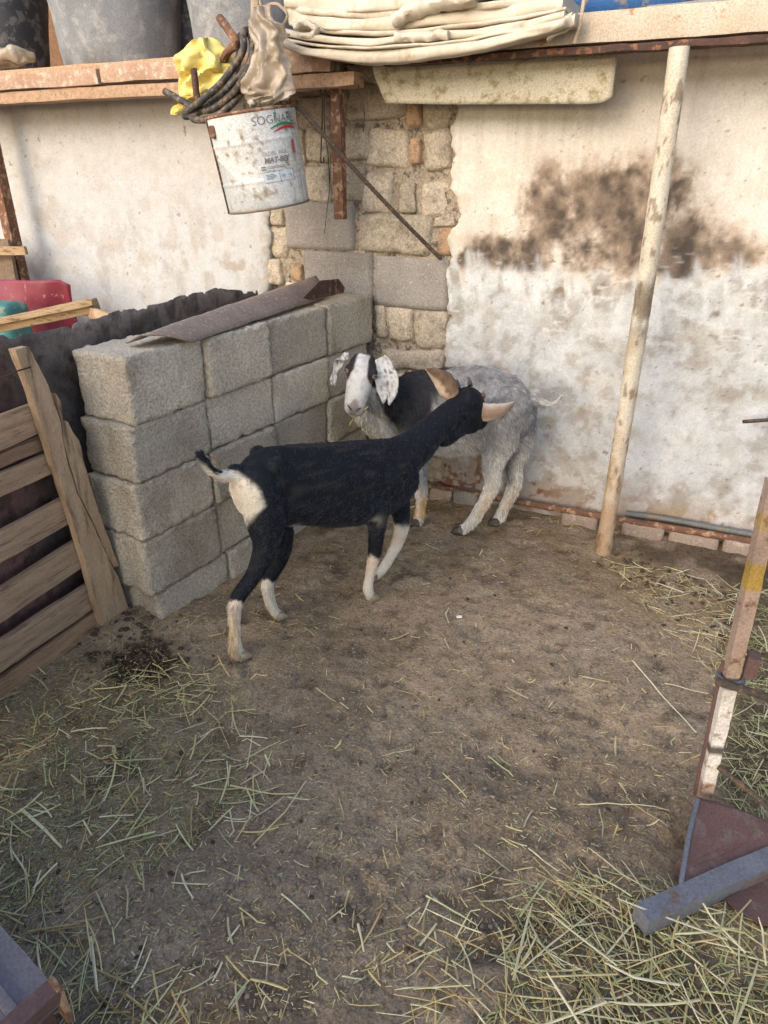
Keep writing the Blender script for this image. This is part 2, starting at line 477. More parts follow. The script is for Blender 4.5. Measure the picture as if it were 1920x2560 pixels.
def make_ground():
    xs = axis(-2.3, 1.2, .0125, 80); ys = axis(.2, 3.2, .0125, 80)
    X, Y = np.meshgrid(xs, ys, indexing='ij')
    x, y = X.ravel(), Y.ravel()
    V = P3(x, y); V[:, 2] = ground_z(x, y)
    n1 = fbm(P3(x, y) * 2.2, 3, 5); n2 = fbm(P3(x, y) * 9, 4, 4); n3 = fbm(P3(x, y) * 30, 6, 3)
    base = np.array([.40, .308, .21]); tan = np.array([.27, .205, .128]); grey = np.array([.31, .25, .19]); dark = np.array([.10, .075, .055])
    c = base + (tan - base) * (sst(2.0, 2.7, y + (n1 - .5) * .9))[:, None]
    c = c + (grey - c) * (sst(.42, .62, n2) * .6)[:, None]
    c = c + (np.array([.29, .23, .172]) - c) * sst(1.35, .75, y + (n1 - .5) * .5)[:, None] * .75
    # litter-stained area on the left, damp patch at the foot of the broken plank
    lit = np.exp(-(((x + 1.45) / .42) ** 2 + ((y - 1.15) / .32) ** 2)) * (0.5 + n2)
    c = c + (np.array([.19, .168, .105]) - c) * np.clip(lit, 0, 1)[:, None] * .8
    dx, dy = x + 1.50, y - 1.38
    wet = sst(.35, .75, np.exp(-((dx / .17) ** 2 + (dy / .15) ** 2)) + (n3 - .5) * .7)
    c = c + (np.array([.030, .019, .013]) - c) * wet[:, None] * .9
    # muck along the right wall and under the gate
    mk = sst(.4, .7, sst(2.62, 2.95, y) * sst(-.25, .1, x) + (n2 - .5) * .5)
    c = c + (dark - c) * mk[:, None] * .9
    mk2 = sst(.35, .75, sst(.18, .42, x) * sst(1.1, 1.35, y) + (n2 - .5) * .5)
    c = c + (dark * .9 - c) * mk2[:, None] * .8
    mk3 = sst(.38, .7, np.exp(-(((x - .15) / .45) ** 2 + ((y - .95) / .25) ** 2)) + (n2 - .5) * .6)
    c = c + (dark - c) * mk3[:, None] * .7
    c = lerp(c, (.19, .145, .105), sst(.52, .70, n1) * .45)
    c = lerp(c, (.42, .335, .245), sst(.56, .70, fbm(P3(x, y) * 5, 22, 4)) * .5)
    spot = sst(.62, .74, fbm(P3(x, y) * 14, 21, 4))
    c = c + (dark - c) * spot[:, None] * .6
    c = c * (.86 + .28 * n3)[:, None] * np.array([1.0, .97, .92])
    a, b = len(xs), len(ys)
    F = [(i * b + j, (i + 1) * b + j, (i + 1) * b + j + 1, i * b + j + 1) for i in range(a - 1) for j in range(b - 1)]
    o = MB().add(V, F, c).build('ground', M['ground'], autosm=None)
    tag(o, kind='structure')
    return o


make_ground()

# ================================================================== back wall
WY = 3.075            # front of the plaster
wall = empty('back_wall', (-1.2, 3.2, 0), 'stained whitewashed plaster wall with a bare patch of stone and block behind the goats', 'wall')


def wall_xz(px, py, Y=WY):
    p = PY(px, py, Y); return p[0], p[2]


def plaster(edge, side, far, name, paint):
    """edge: photo points down the broken edge; side -1: plaster lies left of it, +1: right of it"""
    e = np.array([wall_xz(*q) for q in edge]); e = e[np.argsort(e[:, 1])]
    nz, nu = 300, 430
    zs = np.linspace(-.03, 1.895, nz + 1)
    ex = np.interp(zs, e[:, 1], e[:, 0]) + (fbm(P3(zs * 30, 0), 31 + side, 4) - .5) * .05 + (fbm(P3(zs * 9, 0), 37 + side, 2) - .5) * .05
    t = np.linspace(0, 1, nu + 1) ** 1.25
    X = ex[:, None] + (far - ex[:, None]) * t[None, :]
    Z = np.broadcast_to(zs[:, None], X.shape)
    Y = WY + (fbm(np.stack([X.ravel() * 4, Z.ravel() * 4, 0 * X.ravel()], -1), 41, 3).reshape(X.shape) - .5) * .012
    Y = Y + .012 * np.exp(-np.abs(X - ex[:, None]) / .012)               # rounded, crumbled lip
    # one more column going back into the wall
    Xb = ex[:, None] + side * .006; Yb = np.full((nz + 1, 1), 3.16)
    X = np.hstack([Xb, X]); Y = np.hstack([Yb, Y]); Z = np.hstack([Z[:, :1], Z])
    V = np.stack([X, Y, Z], -1).reshape(-1, 3)
    w = nu + 2
    F = [(i * w + j, i * w + j + 1, (i + 1) * w + j + 1, (i + 1) * w + j) for i in range(nz) for j in range(nu + 1)]
    if side < 0: F = [f[::-1] for f in F]
    px, py = proj(V)
    mb = MB().add(V, F, paint(V, px, py))
    return mb.build(name, M['plaster'], wall, autosm=None)


def blob(px, py, cx, cy, rx, ry):
    return np.exp(-(((px - cx) / rx) ** 2 + ((py - cy) / ry) ** 2))


def paint_left(V, px, py):
    Q = V * np.array([1, 0, 1])
    n1 = fbm(Q * 3, 51, 4); n2 = fbm(Q * 14, 52, 4); n3 = fbm(Q * 50, 53, 3)
    drip = fbm(Q * np.array([60, 1, 2.2]), 54, 3)
    c = np.broadcast_to(np.array([.50, .49, .47]), V.shape).copy()
    c = lerp(c, (.49, .495, .495), sst(420, 620, py + (n1 - .5) * 260))
    c = lerp(c, (.46, .43, .39), sst(.45, .75, n2) * .3)
    c = lerp(c, (.52, .43, .33), sst(.60, .72, drip) * sst(560, 300, py) * (sst(.45, .6, n1) * .7 + .12))
    sc_ = sst(.48, .66, fbm(Q * 22, 55, 5))
    c = lerp(c, (.50, .45, .38), sc_ * sst(520, 640, py + (n1 - .5) * 160) * .28)
    c = lerp(c, (.34, .26, .18), sst(.52, .66, n2) * (blob(px, py, 500, 640, 190, 60) + blob(px, py, 620, 690, 60, 60)) * .45)
    c = lerp(c, (.42, .38, .33), sst(.50, .64, n2) * (blob(px, py, 180, 620, 120, 70) + blob(px, py, 90, 480, 40, 200)) * .6)
    c = lerp(c, (.40, .33, .25), sst(30, 8, np.abs(px - 668 + (n2 - .5) * 30)) * .5 * sst(.4, .6, n3))
    gr_ = fbm(Q * np.array([11, 1, 9]), 59, 6, .7)
    c = lerp(c, (.33, .295, .25), sst(.52, .68, gr_) * (.18 + .3 * sst(430, 640, py)))
    sp = sst(.85, .87, fbm(Q * np.array([34, 1, 26]), 57, 2))
    c = lerp(c, (.22, .18, .14), sp * .85)
    sp = sst(.85, .87, fbm(Q * 75, 58, 2))
    c = lerp(c, (.28, .24, .2), sp * .7)
    return c * (.94 + .12 * n3)[:, None]


def paint_right(V, px, py):
    Q = V * np.array([1, 0, 1])
    n1 = fbm(Q * 3.2, 61, 4); n2 = fbm(Q * 13, 62, 5); n3 = fbm(Q * 48, 63, 3); n4 = fbm(Q * 26, 66, 4)
    drip = fbm(Q * np.array([55, 1, 2.0]), 64, 3)
    brush = fbm(Q * np.array([26, 1, 5]) + P3(V[:, 2] * 5, 0, 0), 65, 4)
    c = np.broadcast_to(np.array([.62, .58, .515]), V.shape).copy()
    c = lerp(c, (.70, .66, .59), sst(.45, .6, n1) * .7)
    c = lerp(c, (.60, .56, .52), sst(1600, 1700, px) * .6)
    c = lerp(c, (.47, .38, .28), sst(.58, .70, drip) * sst(620, 260, py) * .3)
    c = lerp(c, (.52, .44, .34), sst(.46, .62, n2) * sst(330, 560, py) * .5)
    # soot and smoke stains above the whitewash line, with ragged, running edges
    soot = 1.0 * blob(px, py, 1460, 550, 190, 105) + .9 * blob(px, py, 1400, 640, 160, 45) + .8 * blob(px, py, 1590, 500, 110, 130) + \
        .75 * blob(px, py, 1240, 630, 110, 45) + .9 * blob(px, py, 1700, 540, 60, 150) + .55 * blob(px, py, 1420, 470, 120, 80) + \
        .8 * blob(px, py, 1560, 690, 120, 40) + .9 * blob(px, py, 1190, 650, 90, 28) + .7 * blob(px, py, 1330, 662, 110, 26) + .7 * blob(px, py, 1800, 655, 170, 40) + .5 * blob(px, py, 1720, 700, 60, 60) + .6 * blob(px, py, 1860, 600, 130, 70)
    so_ = np.clip(soot, 0, 1.2)
    nr = fbm(Q * np.array([9, 1, 6.5]), 70, 6, .68); nd = fbm(Q * np.array([42, 1, 4]), 78, 4, .6)
    c = lerp(c, (.47, .385, .30), np.clip(soot, 0, 1) ** .6 * (.2 + .8 * sst(.38, .62, nr)) * .6)
    c = lerp(c, (.31, .225, .155), sst(.46, .70, nr * .75 + nd * .25 + (so_ - .55) * .30) * sst(.05, .45, so_) * .75)
    c = lerp(c, (.13, .098, .075), sst(.52, .74, nr * .7 + n4 * .3 + (so_ - .62) * .32) * sst(.2, .6, so_) * .8)
    c = lerp(c, (.06, .05, .042), sst(.62, .76, nr * .5 + n4 * .5 + (so_ - .8) * .30) * sst(.4, .8, so_) * .8)
    # whitewash below, brushed unevenly at its upper edge
    line = 655 + 45 * sst(1300, 1560, px) - 40 * sst(1640, 1860, px) + (brush - .5) * 170 + (n1 - .5) * 60
    ww = sst(-25, 35, py - line)
    white = np.broadcast_to(np.array([.48, .488, .488]), V.shape).copy()
    white = lerp(white, (.36, .335, .29), sst(.46, .66, n2) * .6)
    white = lerp(white, (.53, .54, .565), sst(.5, .62, n1) * .5)
    white = lerp(white, (.27, .235, .19), sst(.60, .76, n4) * .4)
    white = lerp(white, (.40, .34, .27), sst(.60, .70, fbm(Q * np.array([50, 1, 40]), 80, 4)) * .22)
    white = lerp(white, (.20, .155, .11), sst(.50, .68, n4) * (blob(px, py, 1450, 720, 180, 45) + blob(px, py, 1800, 800, 90, 60) + .7 * blob(px, py, 1180, 730, 60, 40)) * .9)
    white = lerp(white, (.36, .29, .20), sst(.40, .66, n2) * (blob(px, py, 1400, 1000, 130, 90) * .7 + blob(px, py, 1240, 980, 60, 60)))
    white = lerp(white, (.60, .605, .60), sst(-20, 30, py - line) * sst(190, 40, py - line) * sst(.42, .60, brush) * .85)
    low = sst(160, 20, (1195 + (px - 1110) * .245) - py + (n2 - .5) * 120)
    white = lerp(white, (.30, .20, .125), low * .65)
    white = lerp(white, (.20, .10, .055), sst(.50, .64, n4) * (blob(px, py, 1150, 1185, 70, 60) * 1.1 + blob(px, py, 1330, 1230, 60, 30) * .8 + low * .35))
    white = lerp(white, (.34, .25, .15), sst(.52, .64, n2) * blob(px, py, 1740, 1290, 110, 30) * 1.2)
    gr_ = fbm(Q * np.array([12, 1, 10]), 60, 6, .7)
    white = lerp(white, (.25, .215, .175), sst(.53, .70, gr_) * .55)
    white = lerp(white, (.62, .62, .61), sst(.47, .36, gr_) * .5)
    c = c * (1 - ww[:, None]) + white * ww[:, None]
    # scraped streaks of fresh white over the stains
    scr = sst(.66, .72, fbm(Q * np.array([16, 1, 60]) + P3(V[:, 2] * 14, 0, 0), 67, 3)) * sst(560, 760, py) * sst(1000, 800, py)
    c = lerp(c, (.58, .58, .56), scr * .7)
    sp = sst(.86, .88, fbm(Q * 36, 68, 2))
    c = lerp(c, (.17, .13, .1), sp * .75 * sst(350, 600, py))
    sp = sst(.85, .87, fbm(Q * 80, 69, 2))
    c = lerp(c, (.2, .16, .12), sp * .7)
    return c * (.93 + .14 * n3)[:, None]


plaster([(690, 150), (684, 330), (668, 520), (672, 600), (660, 720), (655, 900), (650, 1200)], -1, -5.2, 'plaster', paint_left)
plaster([(1136, 150), (1134, 250), (1128, 350), (1132, 450), (1138, 540), (1124, 600), (1122, 700), (1130, 780), (1114, 850), (1112, 960), (1112, 1080), (1106, 1210)], 1, 2.6, 'plaster', paint_right)

# mortar bed behind the stones
_a, _b = wall_xz(630, 500)[0], wall_xz(1180, 500)[0]


def _mort(u, v):
    x = -1.95 + u * 1.35; z = -.03 + v * 1.925
    y = 3.112 + (fbm(P3(x * 14, z * 14), 71, 4) - .5) * .03
    return P3(x, y, z)


mo = MB(); sheet(mo, _mort, 120, 150); mo.build('mortar', M['mortar'], wall, autosm=None)

# stones: x0, y0, x1, y1 measured on the photograph, kind
_z = lambda x0, y0, x1, y1, k='s': (680 + x0 / 3.456, 120 + y0 / 3.456, 680 + x1 / 3.456, 120 + y1 / 3.456, k)
_y = lambda x0, y0, x1, y1, k='s': (680 + x0 / 3.456, 500 + y0 / 3.456, 680 + x1 / 3.456, 500 + y1 / 3.456, k)
STONES = [_z(140, 190, 390, 355), _z(410, 200, 640, 335), _z(650, 120, 940, 300), _z(1150, 235, 1340, 330), _z(1360, 250, 1560, 370), _z(960, 200, 1130, 270),
          _z(215, 400, 520, 690, 'y'), _z(655, 295, 1150, 640, 'y'), _z(1168, 445, 1292, 690, 'b'), _z(1292, 385, 1560, 680), _z(535, 400, 640, 660),
          _z(150, 700, 280, 1010), _z(290, 700, 495, 1000, 'y'), _z(510, 680, 840, 990), _z(800, 695, 1180, 1035), _z(1190, 770, 1290, 1015, 'b'), _z(1295, 710, 1550, 1055),
          _z(20, 1020, 250, 1320), _z(275, 1005, 495, 1325), _z(510, 1005, 810, 1325), _z(790, 1065, 1045, 1425), _z(1105, 1150, 1225, 1410, 'y'), _z(1275, 1140, 1535, 1460),
          _z(115, 1335, 715, 1745, 'g'), _z(742, 1420, 1385, 1785), _z(1430, 1550, 1560, 1800, 'b'), _z(1400, 1465, 1570, 1550), _z(-20, 1380, 105, 1530), _z(-40, 1540, 140, 1820),
          _z(-40, 1830, 80, 2060), _y(275, 445, 872, 870, 'g'), _y(884, 495, 1530, 945, 'g'), _y(165, 545, 268, 700, 'b'), _y(905, 900, 985, 1180), _y(990, 925, 1222, 1215, 'y'),
          _y(1228, 955, 1530, 1290, 'y'), _y(960, 1290, 1490, 1480), _y(890, 1500, 1200, 1720), _y(1210, 1500, 1480, 1730), _y(860, 1740, 1110, 1960), _y(1120, 1750, 1480, 1960),
          _y(850, 1980, 1200, 2200), _y(1210, 1980, 1470, 2200), _y(1300, 2210, 1480, 2420), _y(1020, 2210, 1280, 2420), _y(-60, 900, 260, 1240), _y(280, 900, 580, 1240),
          _y(-50, 2080, 70, 2300), _y(100, 720, 260, 880)]
for i, (x0, y0, x1, y1, k) in enumerate(STONES):
    a = PY(x0, (y0 + y1) / 2, 3.10); b = PY(x1, (y0 + y1) / 2, 3.10)
    t = PY((x0 + x1) / 2, y0, 3.10); d = PY((x0 + x1) / 2, y1, 3.10)
    hx, hz = (b[0] - a[0]) / 2, (t[2] - d[2]) / 2
    c = ((a[0] + b[0]) / 2, 3.145 + RNG.uniform(-.006, .006), (t[2] + d[2]) / 2)
    if k == 'g':
        c = (c[0], 3.150, c[2]); V, F = rbox((0, 0, 0), (hx, .055, hz), (12, 3, 8), .012, .010, 14, i)
    elif k == 'b': V, F = rbox((0, 0, 0), (hx, .058, hz), (6, 3, 7), .014, .016, 22, i)
    else: V, F = rbox((0, 0, 0), (hx * 1.02, .052, hz * 1.02), (10, 4, 9), min(hx, hz) * .42, .040, 12, i)
    tilt = RNG.uniform(-.05, .05) if k != 'g' else .0
    ct, st_ = math.cos(tilt), math.sin(tilt)
    V = V @ np.array([[ct, 0, st_], [0, 1, 0], [-st_, 0, ct]]) + np.array(c)
    nm = 'brick' if k == 'b' else ('concrete_block' if k == 'g' else 'stone')
    MB().add(V, F).build(nm, M['brickbit'] if k == 'b' else (M['greyblock'] if k == 'g' else M['stone']), wall, autosm=None)

# row of half buried bricks at the foot of the wall
for i, (x0, y0, x1, y1) in enumerate([(1075, 1213, 1130, 1240), (1133, 1228, 1195, 1262), (1400, 1308, 1492, 1340), (1545, 1338, 1655, 1390), (1662, 1362, 1790, 1420), (1795, 1385, 1900, 1440), (1905, 1405, 2040, 1460)]):
    a = PY(x0, (y0 + y1) / 2, 3.02); b = PY(x1, (y0 + y1) / 2, 3.02)
    V, F = rbox(((a[0] + b[0]) / 2, 3.055, .012 + .01 * (i % 2)), ((b[0] - a[0]) / 2, .05, .045), (8, 4, 4), .012, .016, 25, i + 80)
    MB().add(V, F).build('brick', M['greyblock'] if i == 1 else M['pinkbrick'], wall, autosm=None)

# core of the wall, so that it has thickness and a back
V, F = rbox((-1.3, 3.30, .93), (3.9, .16, .965), (2, 2, 2), .005)
MB().add(V, F).build('wall_core', M['mortar'], wall)

# ================================================================== partition of stacked concrete blocks
bw = empty('block_wall', (-1.6, 2.3, 0), 'low partition of dry stacked grey brown concrete blocks between the pallet and the stone wall', 'wall')
_dir = np.array([.125, 1.0, 0]); _dir /= np.linalg.norm(_dir)
_per = np.array([_dir[1], -_dir[0], 0])                      # towards +X, the visible long face
unit_ = lambda v: v / np.linalg.norm(v)
CTOP = [.978, .757, .556, .342, .118]; CBOT = [.761, .560, .346, .122, -.10]
CST = [0.0, -.022, -.034, -.038, -.014]                    # how far each course starts
CL = [[.352, .356, .400, .355], [.365, .372, .385, .340], [.360, .380, .380, .345], [.365, .375, .375, .350], [.365, .37, .375, .33]]
for k in range(5):
    s = 1.612 + CST[k]
    for j in range(4):
        L = CL[k][j] - .008
        p0 = np.array([-1.607, 1.60, 0]) + _dir * (s - 1.60)
        off = [.0, .012, .004, .010][j] * (1 if (j + k) % 2 else -.4) + RNG.uniform(-.006, .006)
        h = (CTOP[k] - CBOT[k]) / 2 + (0 if k else RNG.uniform(-.004, .006))
        V, F = rbox((0, 0, 0), (L / 2, .118, h), (26, 15, 16), .006, 0)
        # fluted ends: two ridges with a groove between them
        e = np.abs(np.abs(V[:, 0]) - L / 2) < .004
        g = np.exp(-((V[:, 1] + .012) / .014) ** 2) * .014 + np.exp(-((V[:, 1] + .052) / .010) ** 2) * .006
        V[:, 0] -= np.sign(V[:, 0]) * np.where(np.abs(V[:, 0]) > L / 2 - .02, g, 0)
        W = V * 9 + (k * 7 + j) * 3.1
        dd = np.stack([fbm(W + 31 * q, q, 4) for q in range(3)], -1) - .5
        edge = (np.abs(V[:, 0]) > L / 2 - .02).astype(float) + (np.abs(V[:, 1]) > .098) + (np.abs(V[:, 2]) > h - .02)
        fine = np.stack([fbm(V * 55 + k + 3 * j + 9 * q, 90 + q, 2) for q in range(3)], -1) - .5
        V = V + dd * .004 + fine * np.where(edge >= 2, .020, .005)[:, None]
        for _ in range(5):                                   # knocked-off corners and edges
            e_ = np.array([RNG.choice([-1, 1]) * L / 2, RNG.choice([-1, 1]) * .118, RNG.choice([-1, 1]) * h]); ax_ = RNG.integers(0, 3); e_[ax_] *= RNG.uniform(-1, 1)
            d_ = np.linalg.norm(V - e_, axis=1); rr_ = RNG.uniform(.012, .030)
            V = V - unit_(e_) * (np.clip(1 - d_ / rr_, 0, 1) * rr_ * .45)[:, None]
        yaw = RNG.uniform(-.03, .03)
        A = np.stack([_dir * math.cos(yaw) + _per * math.sin(yaw), -_per * math.cos(yaw) + _dir * math.sin(yaw), np.array([0, 0, 1.])])
        cen = p0 + _dir * (L / 2) + _per * (-.12 + off) + np.array([0, 0, (CTOP[k] + CBOT[k]) / 2])
        MB().add(V @ A + cen, F).build('concrete_block', M['block'], bw, autosm=None)
        s += CL[k][j]
# a second, hidden-behind row shows as a thin bluish strip left of the end blocks
for k in range(1, 5):
    p0 = np.array([-1.607, 1.60, 0]) - _per * .285 + _dir * (.10 + .01 * k)
    h = (CTOP[k] - CBOT[k]) / 2
    V, F = rbox((0, 0, 0), (.18, .05, h), (10, 5, 8), .010, .008, 9, 60 + k)
    MB().add(V @ np.stack([_dir, -_per, np.array([0, 0, 1.])]) + p0 + _dir * .2 + np.array([0, 0, (CTOP[k] + CBOT[k]) / 2]), F).build('concrete_block', M['block'], bw, autosm=None)

# ================================================================== left side: pallet, sheet, planks
def thing(mb, name, m, label, cat, group=None, autosm=40, kind=None):
    return tag(mb.build(name, m, None, autosm=autosm), label, cat, group, kind)


# burnt steel sheet leaning along the back of the blocks
def _sheet(u, v):
    y = .55 + u * 2.25
    top = np.interp(y, [.55, 1.418, 1.64, 1.9, 2.1, 2.35, 2.5, 2.64, 2.8], [1.08, 1.060, 1.048, 1.05, 1.052, 1.05, 1.05, 1.03, 1.01])
    top = top + (fbm(P3(y * 12, 0), 101, 4) - .5) * .03 - .012 * sst(.55, .8, fbm(P3(y * 45, 3), 102, 2))
    z = -.03 + v * (top + .03)
    x = -1.875 + (fbm(P3(y * 3, z * 3), 103, 3) - .5) * .03 - .02 * (z - .5)
    return P3(x, y, z)


def _sheetcol(u, v, V):
    y, z = V[:, 1], V[:, 2]
    n = fbm(V * 6, 104, 4); n2 = fbm(V * 20, 105, 3)
    c = np.broadcast_to(np.array([.105, .09, .082]), V.shape).copy()
    c = lerp(c, (.24, .115, .10), sst(1.52, 1.32, y + (n - .5) * .35) * (.55 + .6 * n2))
    c = lerp(c, (.32, .265, .225), sst(.88, 1.03, z + (n - .5) * .14) * sst(1.45, 1.75, y) * (.45 + .9 * n2))
    c = lerp(c, (.28, .235, .21), sst(.97, 1.05, z + (n - .5) * .05) * sst(1.55, 1.40, y) * .7)
    c = lerp(c, (.05, .04, .035), sst(.55, .65, n2) * .6)
    return c


mb = MB(); sheet(mb, _sheet, 260, 50, _sheetcol)
o = thing(mb, 'burnt_sheet', M['sheet'], 'blackened rusty steel sheet with ragged top edge behind the concrete blocks', 'metal sheet', autosm=None)
solidify(o, .003)

# pallet fence
pf = empty('pallet_fence', (-1.8, 1.2, 0), 'weathered wooden pallet fence of brown slats beside the end of the block wall', 'fence')
PXF = -1.80
SL = [((0, 1040), (85, 1003), (0, 1121), (105, 1078), 0), ((0, 1132), (112, 1085), (0, 1166), (122, 1118), 1), ((0, 1178), (130, 1128), (0, 1242), (140, 1176), 0),
      ((0, 1325), (170, 1236), (0, 1403), (190, 1297), 0), ((0, 1468), (205, 1338), (0, 1553), (225, 1400), 0), ((0, 1596), (250, 1438), (0, 1678), (262, 1498), 0)]
for i, (ta, tb, ba, bb, dk) in enumerate(SL):
    X = PXF - .012 * dk
    a, b, c, d = PX(*ta, X), PX(*tb, X), PX(*ba, X), PX(*bb, X)
    pa, pb = (a + c) / 2, (b + d) / 2
    h = ((a[2] - c[2]) + (b[2] - d[2])) / 2
    dd = pb - pa
    pa = pa - dd * (.62 / np.linalg.norm(dd)) * 1.0
    mb = MB(); box2(mb, pa, pb + dd * .08, .022, h, n=(24, 2, 5), rad=.003, noise=.008, nsc=14, seed=i + 5, col=(.75, .7, .7) if dk else (1, 1, 1))
    mb.build('slat', M['wood'], pf)
a = PX(95, 1668, PXF); b = PX(262, 1560, PXF)
mb = MB(); box2(mb, np.array([PXF, .45, .02]), np.array([PXF, 1.56, .035]), .03, .09, n=(20, 2, 4), rad=.004, noise=.01, nsc=12, seed=12, col=(.8, .75, .7))
mb.build('slat', M['wood'], pf)
mb = MB(); box2(mb, np.array([PXF - .03, .62, -.02]), np.array([PXF - .03, .62, 1.0]), .05, .04, n=(10, 2, 2), up=(0, 1, 0)); mb.build('upright', M['wood'], pf)
# broken upright plank and its split-off splinter
PXP = -1.772


def plank(pts, name, seed, th=.028):
    P = [PX(x, y, PXP) for x, y in pts]
    # refine the outline and roughen it
    Q = []
    for i in range(len(P)):
        q, r = P[i], P[(i + 1) % len(P)]
        m = max(1, int(np.linalg.norm(r - q) / .02))
        for t in range(m): Q.append(q + (r - q) * t / m)
    Q = np.array(Q)
    Q = Q + (np.stack([0 * Q[:, 0], fbm(Q * 40, seed, 3) - .5, fbm(Q * 40, seed + 1, 3) - .5], -1)) * .006
    m2 = MB(); slab(m2, Q, (1, 0, 0), th)
    return m2.build(name, M['woodpale'], pf, smooth=False)


plank([(28, 873), (62, 866), (88, 912), (112, 962), (128, 1010), (143, 1052), (147, 1090), (160, 1150), (184, 1230), (225, 1310), (262, 1392), (276, 1418), (288, 1440), (298, 1470), (322, 1545), (252, 1572),
       (228, 1490), (206, 1405), (178, 1310), (150, 1225), (118, 1130), (96, 1060), (70, 980), (48, 920)], 'plank', 3)
plank([(133, 982), (146, 1002), (152, 1048), (164, 1054), (176, 1078), (192, 1100), (206, 1160), (236, 1262), (264, 1340), (292, 1412), (280, 1416), (262, 1385), (228, 1305), (190, 1232), (166, 1150), (152, 1092), (146, 1045)], 'splinter', 5, .02)
# wire round the plank
mb = MB(); tube(mb, spline([PX(-10, 950, -1.79), PX(20, 938, -1.775), PX(42, 928, -1.752), PX(75, 918, -1.755), PX(84, 912, -1.80)], 14), .0022, 6); mb.build('wire_tie', M['wire'], pf)

# bent steel angle lying on the blocks
ab = empty('steel_angle', (-1.7, 2.3, .98), 'brown bent steel angle bar lying along the top of the concrete blocks', 'metal bar')
e0 = G(480, 856, .984); e1 = G(812, 744, .990)
t0 = G(350, 838, 1.030); t1 = G(790, 690, 1.066)


def _ang(u, v):
    lo = e0[None] * (1 - u)[:, None] + e1[None] * u[:, None]
    hi = t0[None] * (1 - u)[:, None] + t1[None] * u[:, None]
    p = lo * (1 - v)[:, None] + hi * v[:, None]
    p[:, 2] += .012 * np.sin(v * math.pi) + (fbm(p * 9, 111, 3) - .5) * .012
    return p


mb = MB(); sheet(mb, _ang, 30, 6); solidify(mb.build('front_flange', M['angle'], ab, autosm=60), .004)


def _ang2(u, v):
    hi = t0[None] * (1 - u)[:, None] + t1[None] * u[:, None]
    p = hi + np.array([-.075, 0.01, -.035])[None] * v[:, None]
    p[:, 2] += (fbm(p * 9, 111, 3) - .5) * .010
    return p


mb = MB(); sheet(mb, _ang2, 30, 4); solidify(mb.build('rear_flange', M['angle'], ab, autosm=60), .004)
# short rusty offcut behind its far end
mb = MB()
P = [PX(x, y, -1.49) for x, y in [(758, 745), (800, 702), (846, 698), (862, 720), (858, 732), (815, 742), (780, 750)]]
slab(mb, P, (.8, -.4, .5), .006)
thing(mb, 'steel_offcut', M['rustdark'], 'small rusty steel offcut at the far end of the angle bar on the blocks', 'metal scrap')

# behind the sheet on the left
mb = MB(); box2(mb, PY(-120, 838, 2.15), PY(242, 762, 2.22), .035, .062, n=(24, 3, 4), rad=.008, noise=.006, nsc=14, seed=21)
rail = empty('wooden_rail', PY(60, 805, 2.18), 'pale grooved wooden rail in front of the red panel on the left', 'wood rail')
mb.build('rail', M['woodrail'], rail)
mb = MB(); box2(mb, PY(-120, 829, 2.12), PY(236, 757, 2.19), .03, .022, n=(24, 2, 2), rad=.006, noise=.005, nsc=14, seed=22); mb.build('moulding', M['woodrail'], rail)
mb = MB(); box2(mb, PY(195, 768, 2.30), PY(296, 806, 2.05), .02, .05, n=(10, 2, 3), rad=.006, noise=.012, nsc=14, seed=23)
thing(mb, 'wood_offcut', M['woodpale'], 'short splintered wood offcut wedged under the end of the wooden rail', 'wood')


def _red(u, v):
    a = np.stack([PY(-140, 700, 2.75), PY(156, 700, 2.72), PY(-140, 845, 2.75), PY(164, 832, 2.72)])
    t = a[0] * (1 - u)[:, None] + a[1] * u[:, None]; b_ = a[2] * (1 - u)[:, None] + a[3] * u[:, None]
    p = t * (1 - v)[:, None] + b_ * v[:, None]
    p[:, 2] -= .25 * v * v * .4
    p[:, 1] += .06 * sst(.86, 1, u) + .02 * np.sin(v * 3 + u * 5) + (fbm(p * 8, 121, 3) - .5) * .02
    p[:, 2] -= .03 * sst(.94, 1, u) * (1 - v)
    return p


mb = MB(); sheet(mb, _red, 40, 20)
solidify(thing(mb, 'red_panel', M['red'], 'dark red plastic panel leaning against the white wall on the left', 'panel', autosm=None), .006)
V, F = rbox((0, 0, 0), (.13, .07, .095), (16, 8, 12), .035, .035, 12, 33)
V = V + PY(5, 800, 2.50) + (np.sin(V[:, :1] * 60) * np.array([[0, .006, 0]]))
thing(MB().add(V, F), 'teal_sack', M['teal'], 'small crumpled teal plastic sack in front of the red panel', 'sack', autosm=None)
mb = MB(); box2(mb, PY(-60, 745, 2.84), PY(-60, 612, 2.84), .02, .30, up=(1, 0, 0), n=(6, 2, 6), noise=.006, seed=4)
b_ = PY(-80, 660, 2.86); c_ = PY(36, 660, 2.86)
mb = MB(); V, F = rbox(((b_[0] + c_[0]) / 2, 2.86, 1.02), ((c_[0] - b_[0]) / 2, .012, .15), (8, 2, 8), .006, .01, 12, 5); mb.add(V, F, (.55, .6, .65))
thing(mb, 'brown_board', M['wood'], 'dark brown board standing above the red panel beside the rusty post', 'board')
mb = MB(); box2(mb, PY(-60, 628, 2.80), PY(66, 626, 2.80), .02, .045, n=(8, 2, 3), rad=.004, noise=.006, seed=6)
thing(mb, 'wood_batten', M['woodrail'], 'short wood batten crossing the rusty post at the left edge', 'batten')
p = PY(24, 560, 2.93)
mb = MB(); tube(mb, [np.array([p[0], 2.93, z]) for z in np.linspace(-.02, 1.86, 24)], .029, 4, sq=True, jit=.004)
thing(mb, 'rusty_post', M['rust'], 'rusty square steel post at the far left of the white wall', 'post', autosm=30)

